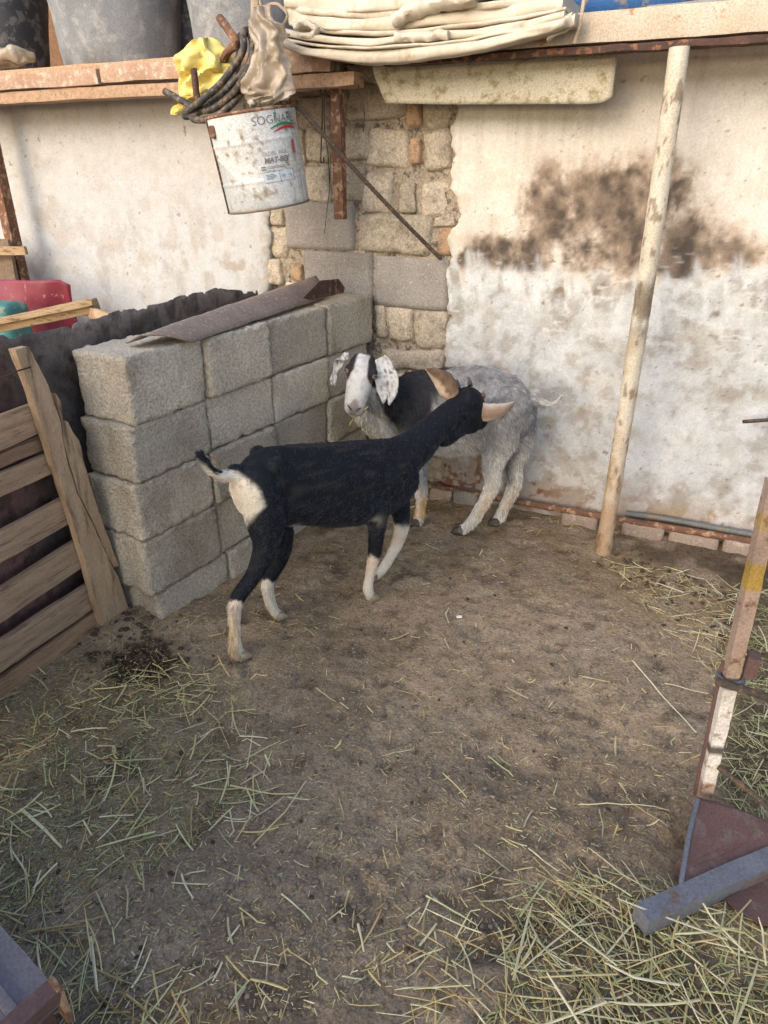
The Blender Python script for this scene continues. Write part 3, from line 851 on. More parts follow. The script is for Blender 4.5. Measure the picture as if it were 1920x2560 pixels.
# ================================================================== shelf along the wall head
BY = 2.80                                   # front of the shelf beams
sh = empty('shelf', (-1.2, 2.95, 1.9), 'shelf of rusty beams and planks along the top of the wall', 'shelf')


def zat(x, y): return PY(x, y, BY)[2]


a = PY(-150, 182, BY); b = PY(236, 165, BY)
mb = MB(); box2(mb, (-4.9, BY + .03, 1.885), (b[0], BY + .03, 1.885), .05, .062, n=(40, 3, 4), rad=.006, noise=.012, nsc=9, seed=31); mb.build('front_beam', M['orangebeam'], sh)
c = PY(820, 140, BY)
mb = MB(); box2(mb, (b[0] + .012, BY + .035, 1.895), (c[0], BY + .035, 1.885), .05, .068, n=(40, 3, 4), rad=.006, noise=.012, nsc=9, seed=32); mb.build('front_beam', M['orangebeam'], sh)
mb = MB(); box2(mb, (-4.9, BY + .07, 1.825), (c[0] + .1, BY + .07, 1.825), .10, .05, n=(50, 3, 3), rad=.006, noise=.010, nsc=9, seed=33); mb.build('plank', M['wood'], sh)
d = PY(1020, 130, BY); e = PY(1990, 50, BY)
mb = MB(); box2(mb, (d[0], BY + .05, 1.930), (.75, BY + .05, 1.930), .09, .092, n=(50, 3, 4), rad=.010, noise=.010, nsc=7, seed=34); mb.build('front_beam', M['painted'], sh)
mb = MB(); box2(mb, (d[0] - .1, BY + .03, 1.868), (.75, BY + .03, 1.868), .06, .022, n=(60, 2, 2), rad=.003, noise=.010, nsc=16, seed=35); mb.build('angle_strip', M['rustdark'], sh)
for i in range(4):
    y = 2.94 + i * .24
    mb = MB(); box2(mb, (-4.9, y, 1.925), (.9, y, 1.925), .225, .03, n=(30, 3, 2), rad=.004, noise=.008, nsc=9, seed=40 + i); mb.build('plank', M['wood'], sh)

mb = MB(); V, F = rbox((-2.0, 3.93, 2.35), (3.4, .015, .5), (40, 2, 10), .004, .01, 6, 44); mb.add(V, F, (.42, .36, .32)); mb.build('back_board', M['wood'], sh)
# tubs standing on the shelf
def tub(cx, cy, z0, r0, r1, h, m, label, seed, squash=1.0):
    t = empty('rubber_tub', (cx, cy, z0), label, 'tub', 'tubs stored on the shelf')
    n = 48; mb = MB()
    prof = [(0, 0), (.92 * r0, 0), (r0, .012), (r0 + (r1 - r0) * .5, h * .5), (r1, h), (r1 - .012, h), (r0 + (r1 - r0) * .5 - .012, h * .5), (r0 - .012, .02), (0, .015)]
    prof = [prof[0]] + [tuple(np.array(prof[i]) + (np.array(prof[i + 1]) - np.array(prof[i])) * t_) for i in range(1, len(prof) - 2) for t_ in (0, .34, .67)] + prof[-2:]
    th = np.arange(n) * 2 * math.pi / n
    V = np.concatenate([np.stack([cx + r * np.cos(th), cy + squash * r * np.sin(th), np.full(n, z0 + z)], -1) for r, z in prof])
    V = V + (np.stack([fbm(V * 6, seed + q, 3) for q in range(3)], -1) - .5) * np.array([.03, .03, .004])
    F = [(k * n + i, k * n + (i + 1) % n, (k + 1) * n + (i + 1) % n, (k + 1) * n + i) for k in range(len(prof) - 1) for i in range(n)]
    mb.add(V, F); mb.build('body', m, t, autosm=50)
    mb = MB(); q = np.linspace(0, 2 * math.pi, 49)
    tube(mb, np.stack([cx + (r1 + .004) * np.cos(q), cy + squash * (r1 + .004) * np.sin(q), np.full(49, z0 + h)], -1), .014, 8, caps=False); mb.build('rim', m, t)
    return t


p = PY(242, 140, 3.02); tub(p[0], 3.20, 1.942, .285, .355, .48, M['tub'], 'large dusty grey tub on the left of the shelf above the white wall', 131, .9)
p = PY(535, 110, 3.0); tub(p[0] + .03, 3.20, 1.942, .215, .275, .48, M['tub'], 'dusty grey tub on the shelf right above the yellow bag', 141)
p = PY(-40, 150, 3.0); tub(p[0], 3.17, 1.942, .18, .25, .45, M['darktub'], 'dark tub cut off by the left edge of the picture on the shelf', 151)
p = PY(420, 90, 3.3); tub(p[0], 3.50, 1.942, .16, .20, .50, M['darktub'], 'black tub in the gap behind the two grey tubs', 161)
V, F = rbox((0, 0, 0), (.12, .06, .03), (14, 8, 6), .02, .05, 14, 8)
thing(MB().add(V + PY(50, 150, 2.90) + np.array([-.07, 0, .015]), F), 'dusty_sack', M['bag'], 'crumpled dusty sack at the left end of the shelf under the dark tub', 'sack', autosm=None)

# blue drum and grey sheet beyond the tarpaulin
q = PY(1560, -30, 3.3)
mb = MB(); xs = np.linspace(-.22, .22, 12)
tube(mb, [np.array([q[0] + .02 + t, 3.38, 2.12]) for t in xs], [.165 if 0 < i < 11 else .15 for i in range(12)], 32)
thing(mb, 'blue_drum', M['blue'], 'blue plastic drum lying on the shelf behind the pale beam', 'drum')
q = PY(1780, 12, 3.1); mb = MB(); V, F = rbox((q[0] + .15, 3.22, 1.985), (.36, .20, .035), (16, 8, 3), .01, .012, 8, 9); mb.add(V, F)
thing(mb, 'grey_board', M['greysheet'], 'dull grey board lying on the shelf above the right beam', 'board')

# folded tarpaulin
tp = empty('folded_tarpaulin', PY(1080, 120, 2.85), 'thick stack of dusty cream tarpaulin folds drooping over the shelf edge', 'tarpaulin')
LAY = [  # photo points along the front fold, thickness, depth, seed
    ([(706, 104), (780, 132), (900, 142), (1040, 136), (1180, 118), (1300, 96), (1395, 70), (1440, 50)], .030, .30, 1, 2.735),
    ([(700, 92), (790, 114), (920, 124), (1060, 116), (1190, 98), (1310, 76), (1400, 52), (1436, 40)], .028, .32, 2, 2.752),
    ([(712, 80), (800, 98), (930, 106), (1070, 96), (1200, 82), (1320, 62), (1415, 42)], .030, .34, 3, 2.765),
    ([(730, 62), (810, 78), (940, 84), (1080, 76), (1210, 62), (1330, 44), (1420, 26)], .032, .34, 4, 2.780),
    ([(725, 42), (800, 58), (900, 64), (1040, 56), (1180, 42), (1310, 26), (1410, 8)], .040, .36, 5, 2.790),
    ([(716, 22), (800, 34), (920, 40), (1060, 30), (1200, 18), (1320, 4), (1400, -12)], .045, .36, 6, 2.800),
    ([(720, 2), (800, 12), (930, 16), (1070, 4), (1200, -10), (1380, -28)], .050, .36, 7, 2.805),
]
for pts, th, dep, sd_, Yf in LAY:
    path = spline([PY(x, y, Yf) for x, y in pts], 90)
    prof = []                       # a flat loop with a round nose at the front
    for t in np.linspace(-math.pi / 2, math.pi / 2, 9): prof.append((-.012 - .016 * max(0, math.cos(t)) ** .4, .5 * math.sin(t)))
    top = [(x, .5) for x in np.linspace(.03, 1, 8)]; bot = [(x, -.5) for x in np.linspace(1, .03, 8)]
    prof = prof + top + bot
    n = len(prof); V = []
    for i, c in enumerate(path):
        u = i / 89
        wav = (fbm(P3(np.array([u * 7.0]), sd_ * 3.1), 171 + sd_, 3)[0] - .5)
        for (a_, b_) in prof:
            y = a_ * (1 if a_ <= 0 else dep)
            V.append(c + np.array([0, y + wav * .07, b_ * th * (1.15, .45, .85, .42, 1.05, .5, 1.0)[sd_ - 1] * (1.0 + .9 * wav) + (.02 * a_ if a_ > 0 else 0)]))
    V = np.array(V)
    W = V * np.array([5, 16, 34]) + sd_ * 7
    V = V + np.stack([0 * V[:, 0], (fbm(W, 181 + sd_, 4) - .5) * .022, (fbm(W * np.array([1.2, 1, .3]), 191 + sd_, 3) - .5) * .014], -1)
    F = [(k * n + i, k * n + (i + 1) % n, (k + 1) * n + (i + 1) % n, (k + 1) * n + i) for k in range(len(path) - 1) for i in range(n)]
    F += [tuple(range(n - 1, -1, -1)), tuple(range((len(path) - 1) * n, len(path) * n))]
    cc = .86 + .3 * fbm(V * np.array([8, 8, 40]), 201 + sd_, 3)
    MB().add(V, F, np.clip(np.stack([cc, cc * .985, cc * .96], -1), 0, 1)).build('fold', M['tarp'], tp, autosm=70)
# rolled ends and loose flaps of the bundle
for i, (pts, r, Yf) in enumerate([([(985, 52), (1040, 26), (1110, 8), (1190, -8)], .034, 2.755), ([(738, 70), (760, 58), (790, 74), (776, 92), (748, 86)], .016, 2.73), ([(1350, 92), (1395, 52), (1428, 44), (1420, 66), (1370, 96)], .012, 2.74),
                                  ([(990, 94), (1060, 92), (1120, 88)], .020, 2.735)]):
    mb = MB(); tube(mb, spline([PY(x, y, Yf) for x, y in pts], 30), r, 14, flat=.75, jit=.02, seed=i)
    mb.build('fold', M['tarp'], tp)
# strap hanging over the tarp on the right
mb = MB(); tube(mb, spline([PY(1462, -15, 2.77), PY(1455, 30, 2.755), PY(1448, 70, 2.75), PY(1436, 108, 2.76)], 16), .006, 8, flat=.6)
thing(mb, 'strap', M['rope'], 'thin brown strap hanging over the right end of the tarpaulin', 'strap')


# mouldy folded sheet hanging under the beam
def _mould(u, v):
    x0 = np.interp(v, [0, .5, 1], [0, .03, .08])
    pa = PY(925, 150, 2.93); pb = PY(1543, 150, 2.93)
    uu = x0 + u * (1 - x0)
    x = pa[0] + (pb[0] - pa[0]) * uu
    zb = np.interp(uu, [0, .08, .3, .9, .97, 1], [1.765, 1.748, 1.738, 1.720, 1.722, 1.74])
    z = 1.92 + (zb - 1.92) * v
    y = 2.925 + .015 * (1 - v) + (fbm(P3(x * 3, z * 3), 211, 3) - .5) * .02 - .012 * np.sin(v * math.pi)
    return P3(x, y, z)


mb = MB(); sheet(mb, _mould, 50, 14)
o = thing(mb, 'folded_sheet', M['mould'], 'mouldy cream folded sheet hanging below the beam under the tarpaulin', 'sheet', autosm=60)
solidify(o, .028)

# big leaning pipe that props the beam
g = G(1507, 1378)
zz = np.linspace(-.04, 1.86, 60)
pts = np.array([[g[0] + .012 * math.sin(z * 1.3) - .012 * z, g[1] - .0 * z, z] for z in zz])
rr = np.full(60, .0325); rr[np.abs(zz - .46) < .012] = .035; rr[zz < .08] = .0355
mb = MB(); pts = spline(pts, 180); rr = np.interp(np.linspace(0, 1, 180), np.linspace(0, 1, 60), rr); tube(mb, pts, rr, 36, jit=.003)
V = mb.v[0]; n1 = fbm(V * 14, 221, 4); n2 = fbm(V * np.array([60, 60, 25]), 222, 3); z_ = V[:, 2]
pc = np.broadcast_to(np.array([.88, .86, .83]), V.shape).copy()
pc = lerp(pc, (.55, .36, .24), sst(.60, .0, z_ + (n1 - .5) * .9) * .8)
pc = lerp(pc, (.42, .25, .15), sst(.48, .60, n2 * .6 + n1 * .4) * sst(1.0, .2, z_) * .6)
pc = lerp(pc, (.12, .105, .095), np.exp(-((z_ - 1.05) / .12) ** 2) * sst(.36, .56, n1 * .6 + n2 * .4) * .9)
pc = lerp(pc, (.65, .50, .36), sst(.54, .62, n1) * sst(1.3, .8, z_) * .4)
pc = lerp(pc, (.25, .18, .13), sst(.64, .68, n2) * .7)
mb.c[0] = pc
thing(mb, 'prop_pipe', M['pipe'], 'tall off-white rust stained pipe standing against the right wall', 'pipe')

# thin pipes along the foot of the wall
a = np.array([PY(1075, 1205, 3.03)[0], 3.025, .075])
mb = MB(); tube(mb, spline([(a[0], 3.04, .055), (-.6, 3.028, .062), (-.1, 3.022, .066), (.3, 3.026, .07), (1.2, 3.03, .07)], 60), .016, 12, jit=.004)
thing(mb, 'wall_pipe', M['rust'], 'thin rusty pipe running along the foot of the right wall', 'pipe')
mb = MB(); tube(mb, spline([(-.13, 3.05, .088), (.05, 3.045, .098), (.4, 3.045, .095), (1.2, 3.05, .10)], 40), .013, 10, jit=.003)
thing(mb, 'wall_cable', M['steel'], 'grey cable lying on the rusty pipe at the foot of the right wall', 'cable')
mb = MB(); tube(mb, [PY(1858, 1054, 2.98), PY(1985, 1046, 3.07)], .0075, 10)
thing(mb, 'wall_peg', M['rebar'], 'short dark steel peg sticking out of the wall at the right edge', 'peg')

# ================================================================== hanging things below the shelf
# grey bracket and rusty drop post
br = empty('rusty_bracket', PY(840, 180, 2.90), 'rusty steel drop post under a grey cross bar in front of the bare stones', 'bracket')
mb = MB(); a, b = PY(700, 150, 2.88), PY(856, 166, 2.88); box2(mb, a, b, .045, .058, n=(10, 2, 2), rad=.004); mb.build('cross_bar', M['steel'], br)
mb = MB(); a, b = PY(842, 172, 2.90), PY(838, 548, 2.90); b[0] = a[0] - .0; tube(mb, [a * (1 - t) + b * t for t in np.linspace(0, 1, 20)], .021, 4, sq=True, jit=.003); mb.build('post', M['rust'], br, autosm=30)
# rebar
mb = MB(); pa, pb = PY(742, 262, 2.62), PY(1103, 648, 3.075)
n_ = 150; ts = np.linspace(0, 1, n_); rp = np.array([pa * (1 - t) + pb * t + np.array([0, 0, -.012 * math.sin(t * math.pi)]) for t in ts])
tube(mb, rp, [.0085 + (.0016 if k % 3 == 0 else 0) for k in range(n_)], 8)
thing(mb, 'rebar', M['rebar'], 'dark ribbed rebar slanting from the paint bucket down across the stones', 'rebar')
# wires
WI = [([(790, 175), (806, 250), (804, 330), (802, 398), (804, 406), (809, 404), (809, 392)], .0028, 'rusty hooked wire hanging left of the drop post'),
      ([(818, 180), (811, 250), (812, 330), (820, 385), (824, 460)], .0024, 'straight rusty wire crossing the hooked wire beside the drop post'),
      ([(826, 390), (824, 470), (818, 520), (811, 585)], .0016, 'hair thin wire end hanging in front of the grey block'),
      ([(836, 165), (846, 240), (853, 310), (855, 380)], .0024, 'rusty wire hanging down the face of the drop post'),
      ([(856, 160), (882, 185), (902, 235), (911, 290), (908, 330)], .0024, 'curved thin wire hanging right of the drop post')]
for i, (pts, r, lb) in enumerate(WI):
    mb = MB(); tube(mb, spline([PY(x, y, 2.872 - .004 * i) for x, y in pts], 36), r, 6)
    thing(mb, 'wire', M['wire'], lb, 'wire', 'wires hanging in front of the stones')
mb = MB(); tube(mb, spline([PY(1180, 128, 2.80), PY(1178, 145, 2.79), PY(1172, 162, 2.78)], 8), .005, 8)
thing(mb, 'bent_nail', M['rustdark'], 'small rusty nail sticking out under the tarpaulin', 'nail')

# paint bucket
BKY = 2.62
c0 = (PY(530, 300, BKY) + PY(735, 262, BKY)) / 2; c1 = (PY(575, 528, BKY) + PY(760, 503, BKY)) / 2
ax = c0 - c1; Hb = np.linalg.norm(ax); ax = ax / Hb
lean = np.array([0, -.10, 0]); ax = ax + lean; ax /= np.linalg.norm(ax)
r0b = .92 * np.linalg.norm(PY(575, 528, BKY) - PY(760, 503, BKY)) / 2; r1b = .90 * np.linalg.norm(PY(530, 300, BKY) - PY(735, 262, BKY)) / 2
sx = np.cross(np.array([0, 1., 0]), ax); sx /= np.linalg.norm(sx)           # to the right
if sx[0] < 0: sx = -sx
sy = np.cross(ax, sx)
if sy[1] > 0: sy = -sy                                                      # towards the camera
cb = c1 + np.array([0, .02, 0])
VIEW = math.atan2(*(np.array([(_C - cb) @ sx, (_C - cb) @ sy])))           # angle of the side that faces the camera


def bk(th, t, dr=0.0):
    """point on the bucket wall, th = angle from the front (right positive), t = 0 bottom .. 1 top"""
    th = np.asarray(th, float); t = np.asarray(t, float)
    r = r0b + (r1b - r0b) * t + dr
    return cb + (ax * Hb) * t[..., None] + r[..., None] * (np.sin(th)[..., None] * sx + np.cos(th)[..., None] * sy)


bkt = empty('paint_bucket', cb, 'dented white paint bucket hanging under the shelf in front of the stones', 'bucket')


def _bkcol(u, v, V):
    th = (u * 2 - 1) * math.pi
    th = th - VIEW
    th = (th + math.pi) % (2 * math.pi) - math.pi
    Q = np.stack([th * .17, v * .4, 0 * v], -1)
    n1 = fbm(Q * 12, 231, 4); n2 = fbm(Q * 45, 232, 3); n3 = fbm(Q * np.array([20, 110, 1]), 233, 3); st_ = fbm(Q * np.array([90, 4, 1]), 234, 3)
    c = np.broadcast_to(np.array([.60, .60, .585]), V.shape).copy()
    c = lerp(c, (.60, .605, .60), sst(.62, .40, v - .22 * (th + 1.1)) * .0)
    # bare grey metal below the diagonal where the paint film has peeled
    diag = v - (.50 - .42 * (th + 1.0))
    c = lerp(c, (.42, .43, .425), sst(.02, -.02, diag + (n2 - .5) * .03) * (th < .05) * .85)
    c = lerp(c, (.36, .31, .24), sst(.60, .68, n2 * .6 + n1 * .4) * .8)
    c = lerp(c, (.27, .22, .17), sst(.66, .70, n2) * sst(.50, .58, n1) * .9)
    c = lerp(c, (.34, .36, .31), sst(.60, .70, st_) * sst(.35, .8, th) * .9)
    c = lerp(c, (.45, .38, .28), sst(.48, .62, n3) * sst(.25, .6, n1) * sst(.5, .9, th) * .6)
    c = lerp(c, (.35, .25, .16), sst(.05, .0, v + (n2 - .5) * .05) * .8)
    c = lerp(c, (.40, .30, .20), sst(.97, 1.0, v) * .7)
    return c


def _bkw(u, v):
    th = (u * 2 - 1) * math.pi
    dent = -.010 * np.exp(-(((v - .45) / .2) ** 2 + ((th - VIEW + .6) / .5) ** 2)) + .0025 * np.sin(v * 2 * math.pi * 1) * 0
    rib = .003 * np.exp(-((v - .70) / .012) ** 2) + .003 * np.exp(-((v - .30) / .012) ** 2)
    return bk(th, v, dent + rib)


mb = MB(); sheet(mb, _bkw, 160, 60, _bkcol, flip=True); solidify(mb.build('body', M['bucket'], bkt, autosm=None), .002, -1)
th = np.linspace(-math.pi, math.pi, 49)
mb = MB(); tube(mb, bk(th, np.full(49, 1.0)), .006, 8, caps=False); mb.build('rim', M['rust'], bkt)
mb = MB(); tube(mb, bk(th, np.full(49, .0)), .005, 8, caps=False)
mb.build('bottom_rim', M['steel'], bkt)
mb = MB(); V = np.vstack([bk(th[:-1], np.full(48, .012), -.002), cb[None] + ax * .006]); mb.add(V, [(i, (i + 1) % 48, 48) for i in range(48)]); mb.build('bottom', M['rustdark'], bkt)
mb = MB(); tube(mb, [bk(np.array(VIEW - 1.25), np.array(t), .003) for t in np.linspace(0, 1, 20)], .005, 6); mb.build('seam', M['rustdark'], bkt)
p = bk(np.array(VIEW - 1.02), np.array(.86), .006); V, F = rbox(p, (.014, .010, .022), (4, 4, 4), .008); mb = MB().add(V, F); mb.build('handle_lug', M['rust'], bkt)


def wrap(pts2, faces, col, name, parent):
    """flat print: 2-D points (angle in m along the wall, height in m) laid 0.8 mm proud of the bucket wall"""
    pts2 = np.asarray(pts2, float)
    r = r0b + (r1b - r0b) * .7
    V = bk(VIEW + pts2[:, 0] / r, pts2[:, 1] / Hb, .0045)
    MB().add(V, faces, col).build(name, M['print'], parent, smooth=False)


def text2d(s, size, x, y, shear=0, bold=0):
    cu = bpy.data.curves.new('lettering', 'FONT'); cu.body = s; cu.size = size; cu.shear = shear; cu.offset = bold; cu.resolution_u = 3
    ob = bpy.data.objects.new('lettering', cu); COL.objects.link(ob)
    dg = bpy.context.evaluated_depsgraph_get(); me = ob.evaluated_get(dg).to_mesh()
    V = np.array([v.co[:2] for v in me.vertices]); F = [tuple(p.vertices) for p in me.polygons]
    ob.evaluated_get(dg).to_mesh_clear()
    bpy.data.objects.remove(ob); bpy.data.curves.remove(cu)
    return V + np.array([x, y]), F


def strip(pts, w):
    p = np.asarray(pts, float); w = np.broadcast_to(w, (len(p),))
    d = np.gradient(p, axis=0); n = np.stack([-d[:, 1], d[:, 0]], -1); n /= np.linalg.norm(n, axis=1, keepdims=True)
    V = np.vstack([p + n * w[:, None] / 2, p - n * w[:, None] / 2]); m = len(p)
    return V, [(i, i + 1, i + 1 + m, i + m) for i in range(m - 1)]


ink = (.10, .10, .11)
V, F = text2d('SOGNARE', .041, -.002, Hb * .850, bold=-.0006); wrap(V, F, ink, 'lettering', bkt)
t = np.linspace(0, 1, 16)
sw = np.stack([.062 + .115 * t, Hb * .800 + .016 * np.sin(t * 2.6) * (1 - .3 * t)], -1)
V, F = strip(sw, .002 + .008 * np.sin(t * math.pi * .9)); wrap(V, F, (.03, .20, .08), 'swoosh', bkt)
V, F = strip(sw + np.array([.010, -.012]), .002 + .008 * np.sin(t * math.pi * .9)); wrap(V, F, (.50, .03, .04), 'swoosh', bkt)
V, F = strip([(.085, Hb * .945), (.16, Hb * .940)], .005); wrap(V, F, (.03, .20, .08), 'stripe', bkt)
V, F = strip([(.092, Hb * .99), (.094, Hb * .80)], .003); wrap(V, F, (.10, .22, .13), 'stripe', bkt)
V, F = text2d('OLUBI  SELB', .019, .012, Hb * .545); wrap(V, F, (.33, .31, .28), 'lettering', bkt)
V, F = text2d('MAT-BEY', .026, .016, Hb * .470, shear=.2, bold=.0006); wrap(V, F, (.20, .18, .16), 'lettering', bkt)
for k, (x0, x1, hh) in enumerate([(.0, .018, .435), (.0, .018, .410), (.024, .098, .432), (.024, .10, .416), (.0, .135, .380)]):
    V, F = strip([(x0, Hb * hh), ((x0 + x1) / 2, Hb * hh), (x1, Hb * hh)], .004 if k < 2 else .0018); wrap(V, F, (.17, .19, .20), 'label_rule', bkt)
V, F = strip([(.004, Hb * .325), (.03, Hb * .325), (.065, Hb * .325), (.10, Hb * .325), (.128, Hb * .325)], Hb * .10); wrap(V + np.array([0, 0]), F, (.57, .63, .66), 'label_panel', bkt)
for k, (x0, x1, hh) in enumerate([(.012, .045, .352), (.014, .052, .336), (.014, .050, .322), (.014, .040, .308), (.075, .092, .330), (.076, .09, .316), (.108, .120, .330), (.11, .12, .316)]):
    V, F = strip([(x0, Hb * hh), ((x0 + x1) / 2, Hb * hh), (x1, Hb * hh)], .0022)
    pts2 = np.asarray(V); r = r0b + (r1b - r0b) * .7
    MB().add(bk(VIEW + pts2[:, 0] / r, pts2[:, 1] / Hb, .0052), F, (.18, .22, .26)).build('label_line', M['print'], bkt, smooth=False)
for x0 in (.066, .130):
    V, F = strip([(x0, Hb * .385), (x0 + .001, Hb * .33), (x0 + .003, Hb * .26)], .0018); wrap(V, F, (.17, .19, .20), 'label_rule', bkt)
V, F = strip([(.148, Hb * .60), (.166, Hb * .60)], .045); wrap(V, F, (.42, .10, .09), 'red_mark', bkt)

# rusty hook carrying the hose
mb = MB(); tube(mb, spline([PY(548, 45, 2.70), PY(575, 80, 2.67), PY(592, 108, 2.66), PY(570, 130, 2.68), PY(555, 160, 2.72)], 16), .016, 10, jit=.008)
thing(mb, 'rusty_hook', M['rust'], 'thick rusty iron hook above the coil of black hose', 'hook')
# black hose: one run of loops
H_ = [(412, 228, 2.62), (462, 256, 2.60), (505, 275, 2.585), (540, 268, 2.58), (590, 225, 2.575), (622, 165, 2.575), (632, 110, 2.60), (618, 80, 2.66), (600, 95, 2.72), (596, 150, 2.72), (570, 220, 2.66),
      (520, 268, 2.60), (470, 290, 2.575), (463, 283, 2.57), (500, 255, 2.56), (560, 200, 2.555), (606, 130, 2.565), (608, 84, 2.60), (626, 78, 2.66), (650, 100, 2.70), (634, 160, 2.66), (600, 235, 2.60), (545, 290, 2.57), (500, 300, 2.57), (482, 290, 2.58),
      (540, 250, 2.60), (600, 190, 2.62), (640, 130, 2.63), (634, 96, 2.66)]
path = spline([PY(x, y, Y) for x, y, Y in H_], 260)
hs = empty('hose', PY(560, 200, 2.62), 'coil of thick black rubber hose hanging from a rusty hook above the bucket', 'hose')
mb = MB(); tube(mb, path, .0135, 12); mb.build('coil', M['hose'], hs)
mb = MB(); tube(mb, spline([PY(484, 172, 2.60), PY(488, 205, 2.595), PY(492, 240, 2.59), PY(502, 272, 2.585)], 20), .013, 12); mb.build('loose_end', M['rustdark'], hs)
e_ = PY(412, 228, 2.62); d_ = e_ - PY(425, 235, 2.615); d_ /= np.linalg.norm(d_)
mb = MB(); tube(mb, [e_ - d_ * .003, e_ + d_ * .004], .0085, 12); mb.build('bore', M['pupil'], hs)


def crumple(name, pts, Y, dep, m, label, cat, seed, amp=.03, nu=26, nv=26, parent=None, solid=.0015, fr=14, pleat=False, sm=32):
    """a closed crumpled bag: rows of photo points (left x, right x, y) swept as flattened rings"""
    rows = np.array(pts, float); t = np.linspace(0, len(rows) - 1, nv + 1); n = nu * 2
    V = []
    for k in t:
        i = min(int(k), len(rows) - 2); f = k - i; l, r, y = rows[i] * (1 - f) + rows[i + 1] * f
        a, b = PY(l, y, Y), PY(r, y, Y); c = (a + b) / 2; h = (b - a) / 2
        th = np.arange(n) * 2 * math.pi / n
        V.append(c + np.cos(th)[:, None] * h - np.sin(th)[:, None] * np.array([0, dep, 0]) * min(1, np.linalg.norm(h) / .05))
    V = np.concatenate(V)
    W = V * fr + seed
    if pleat:
        th = np.tile(np.arange(n) * 2 * math.pi / n, nv + 1); kk = np.repeat(t, n)
        rad = np.stack([np.cos(th), -np.sin(th), 0 * th], -1)
        f = np.sin(th * 6 + 2.2 * fbm(P3(kk * .6, 0), seed, 2) * 6) * .5 + (fbm(V * np.array([34, 34, 9]) + seed, seed + 3, 3) - .5) * 1.6
        V = V + rad * (f * amp * .55)[:, None]
        V = V + (np.stack([1 - np.abs(fbm(W + 19 * q, seed + q, 2) - .5) * 4 for q in range(3)], -1) - .5) * amp * .35
    else:
        # stiff plastic: broad facets with sharp creases
        D = np.stack([fbm(W + 19 * q, seed + q, 2) for q in range(3)], -1) - .5
        V = V + (D * 1.6 + np.random.default_rng(seed).normal(0, .32, V.shape)) * amp * np.array([.6, 1.0, .6])
    F = [(k * n + i, k * n + (i + 1) % n, (k + 1) * n + (i + 1) % n, (k + 1) * n + i) for k in range(nv) for i in range(n)]
    F += [tuple(range(n - 1, -1, -1)), tuple(range(nv * n, (nv + 1) * n))]
    mb = MB().add(V, F)
    if parent is not None: return mb.build(name, m, parent, autosm=sm)
    return thing(mb, name, m, label, cat, autosm=sm)


yb = empty('yellow_bag', PY(500, 200, 2.69), 'crumpled bright yellow plastic bag hanging behind the hose ends', 'bag')
crumple('sack', [(508, 516, 100), (470, 546, 112), (456, 562, 132), (450, 572, 158), (452, 572, 188), (460, 562, 215), (466, 540, 240), (464, 512, 258), (475, 490, 268)], 2.70, .06, M['yellow'], None, None, 5, .060, nu=34, nv=50, parent=yb, fr=9, pleat=True, sm=40)
crumple('torn_flap', [(455, 500, 240), (448, 500, 260), (436, 495, 272), (426, 470, 284), (438, 452, 288)], 2.66, .015, M['yellow'], None, None, 9, .030, nu=16, nv=24, parent=yb, pleat=True, sm=40)
crumple('plastic_bag', [(640, 668, 20), (634, 676, 50), (624, 700, 66), (630, 702, 88), (640, 694, 108), (638, 704, 135), (628, 714, 165), (616, 722, 195), (610, 728, 222), (618, 726, 240), (622, 690, 252), (626, 660, 264), (630, 638, 272)], 2.56, .04, M['bag'],
        'dusty brown transparent plastic bag tied up above the paint bucket', 'bag', 15, .04, nu=34, nv=70, fr=13, pleat=True, sm=50)
# ropes and twine at the knot
for i, (pts, r, lb) in enumerate([([(650, 0), (660, 30), (690, 60), (705, 80), (722, 88)], .004, 'pale twine knotted above the dusty plastic bag'), ([(655, 20), (690, 10), (720, 40), (700, 75), (690, 110)], .005, 'frayed rope loop beside the knot of the plastic bag'),
                                  ([(640, -10), (642, 30), (640, 70)], .022, 'stiff dusty cloth strip running up from the plastic bag')]):
    mb = MB(); tube(mb, spline([PY(x, y, 2.60 + .03 * i) for x, y in pts], 20), r, 8, jit=.008, seed=i); thing(mb, 'twine' if i < 2 else 'cloth_strip', M['rope'], lb, 'rope' if i < 2 else 'cloth')

# ================================================================== steel gate on the right
gt = empty('steel_gate', G(1745, 2010), 'rusty steel gate post with white and yellow paint patches at the right edge', 'gate')
f0 = G(1752, 2020); top = np.array([f0[0] - .03, f0[1] + .04, .92])
zs = np.linspace(0, 1, 70); gp = np.array([f0 * (1 - t) + top * t for t in zs])
gc = np.broadcast_to(np.array([.38, .275, .21]), (70, 3)).copy()
hz = gp[:, 2]
gc = lerp(gc, (.74, .70, .63), ((hz > .10) & (hz < .19)).astype(float)); gc = lerp(gc, (.74, .70, .63), ((hz > .225) & (hz < .395)).astype(float))
gc = lerp(gc, (.05, .045, .05), ((hz > .19) & (hz < .225)).astype(float) * .8)
gc = lerp(gc, (.40, .26, .06), ((hz > .66) & (hz < .73)).astype(float)); gc = lerp(gc, (.42, .28, .07), ((hz > .80) & (hz < .85)).astype(float) * .6)
mb = MB(); tube(mb, gp, .0155, 4, sq=True, col=gc, jit=.003, up=(.3, -1, 0)); mb.build('post', M['gatepost'], gt, autosm=30)
mb = MB(); box2(mb, gp[2] + np.array([-.020, .006, 0]), gp[34] + np.array([-.020, .008, 0]), .010, .012, up=(1, 0, 0), n=(16, 2, 2), noise=.003); mb.build('angle_rib', M['maroon'], gt)
lp = gp[int(np.argmin(np.abs(hz - .42)))]
mb = MB(); tube(mb, spline([lp + np.array([-.03, -.02, 0]), lp + np.array([.02, -.035, .004]), lp + np.array([.16, -.02, -.02]), lp + np.array([.34, .0, -.05])], 20), .010, 10, jit=.002); mb.build('latch_rod', M['rebar'], gt)
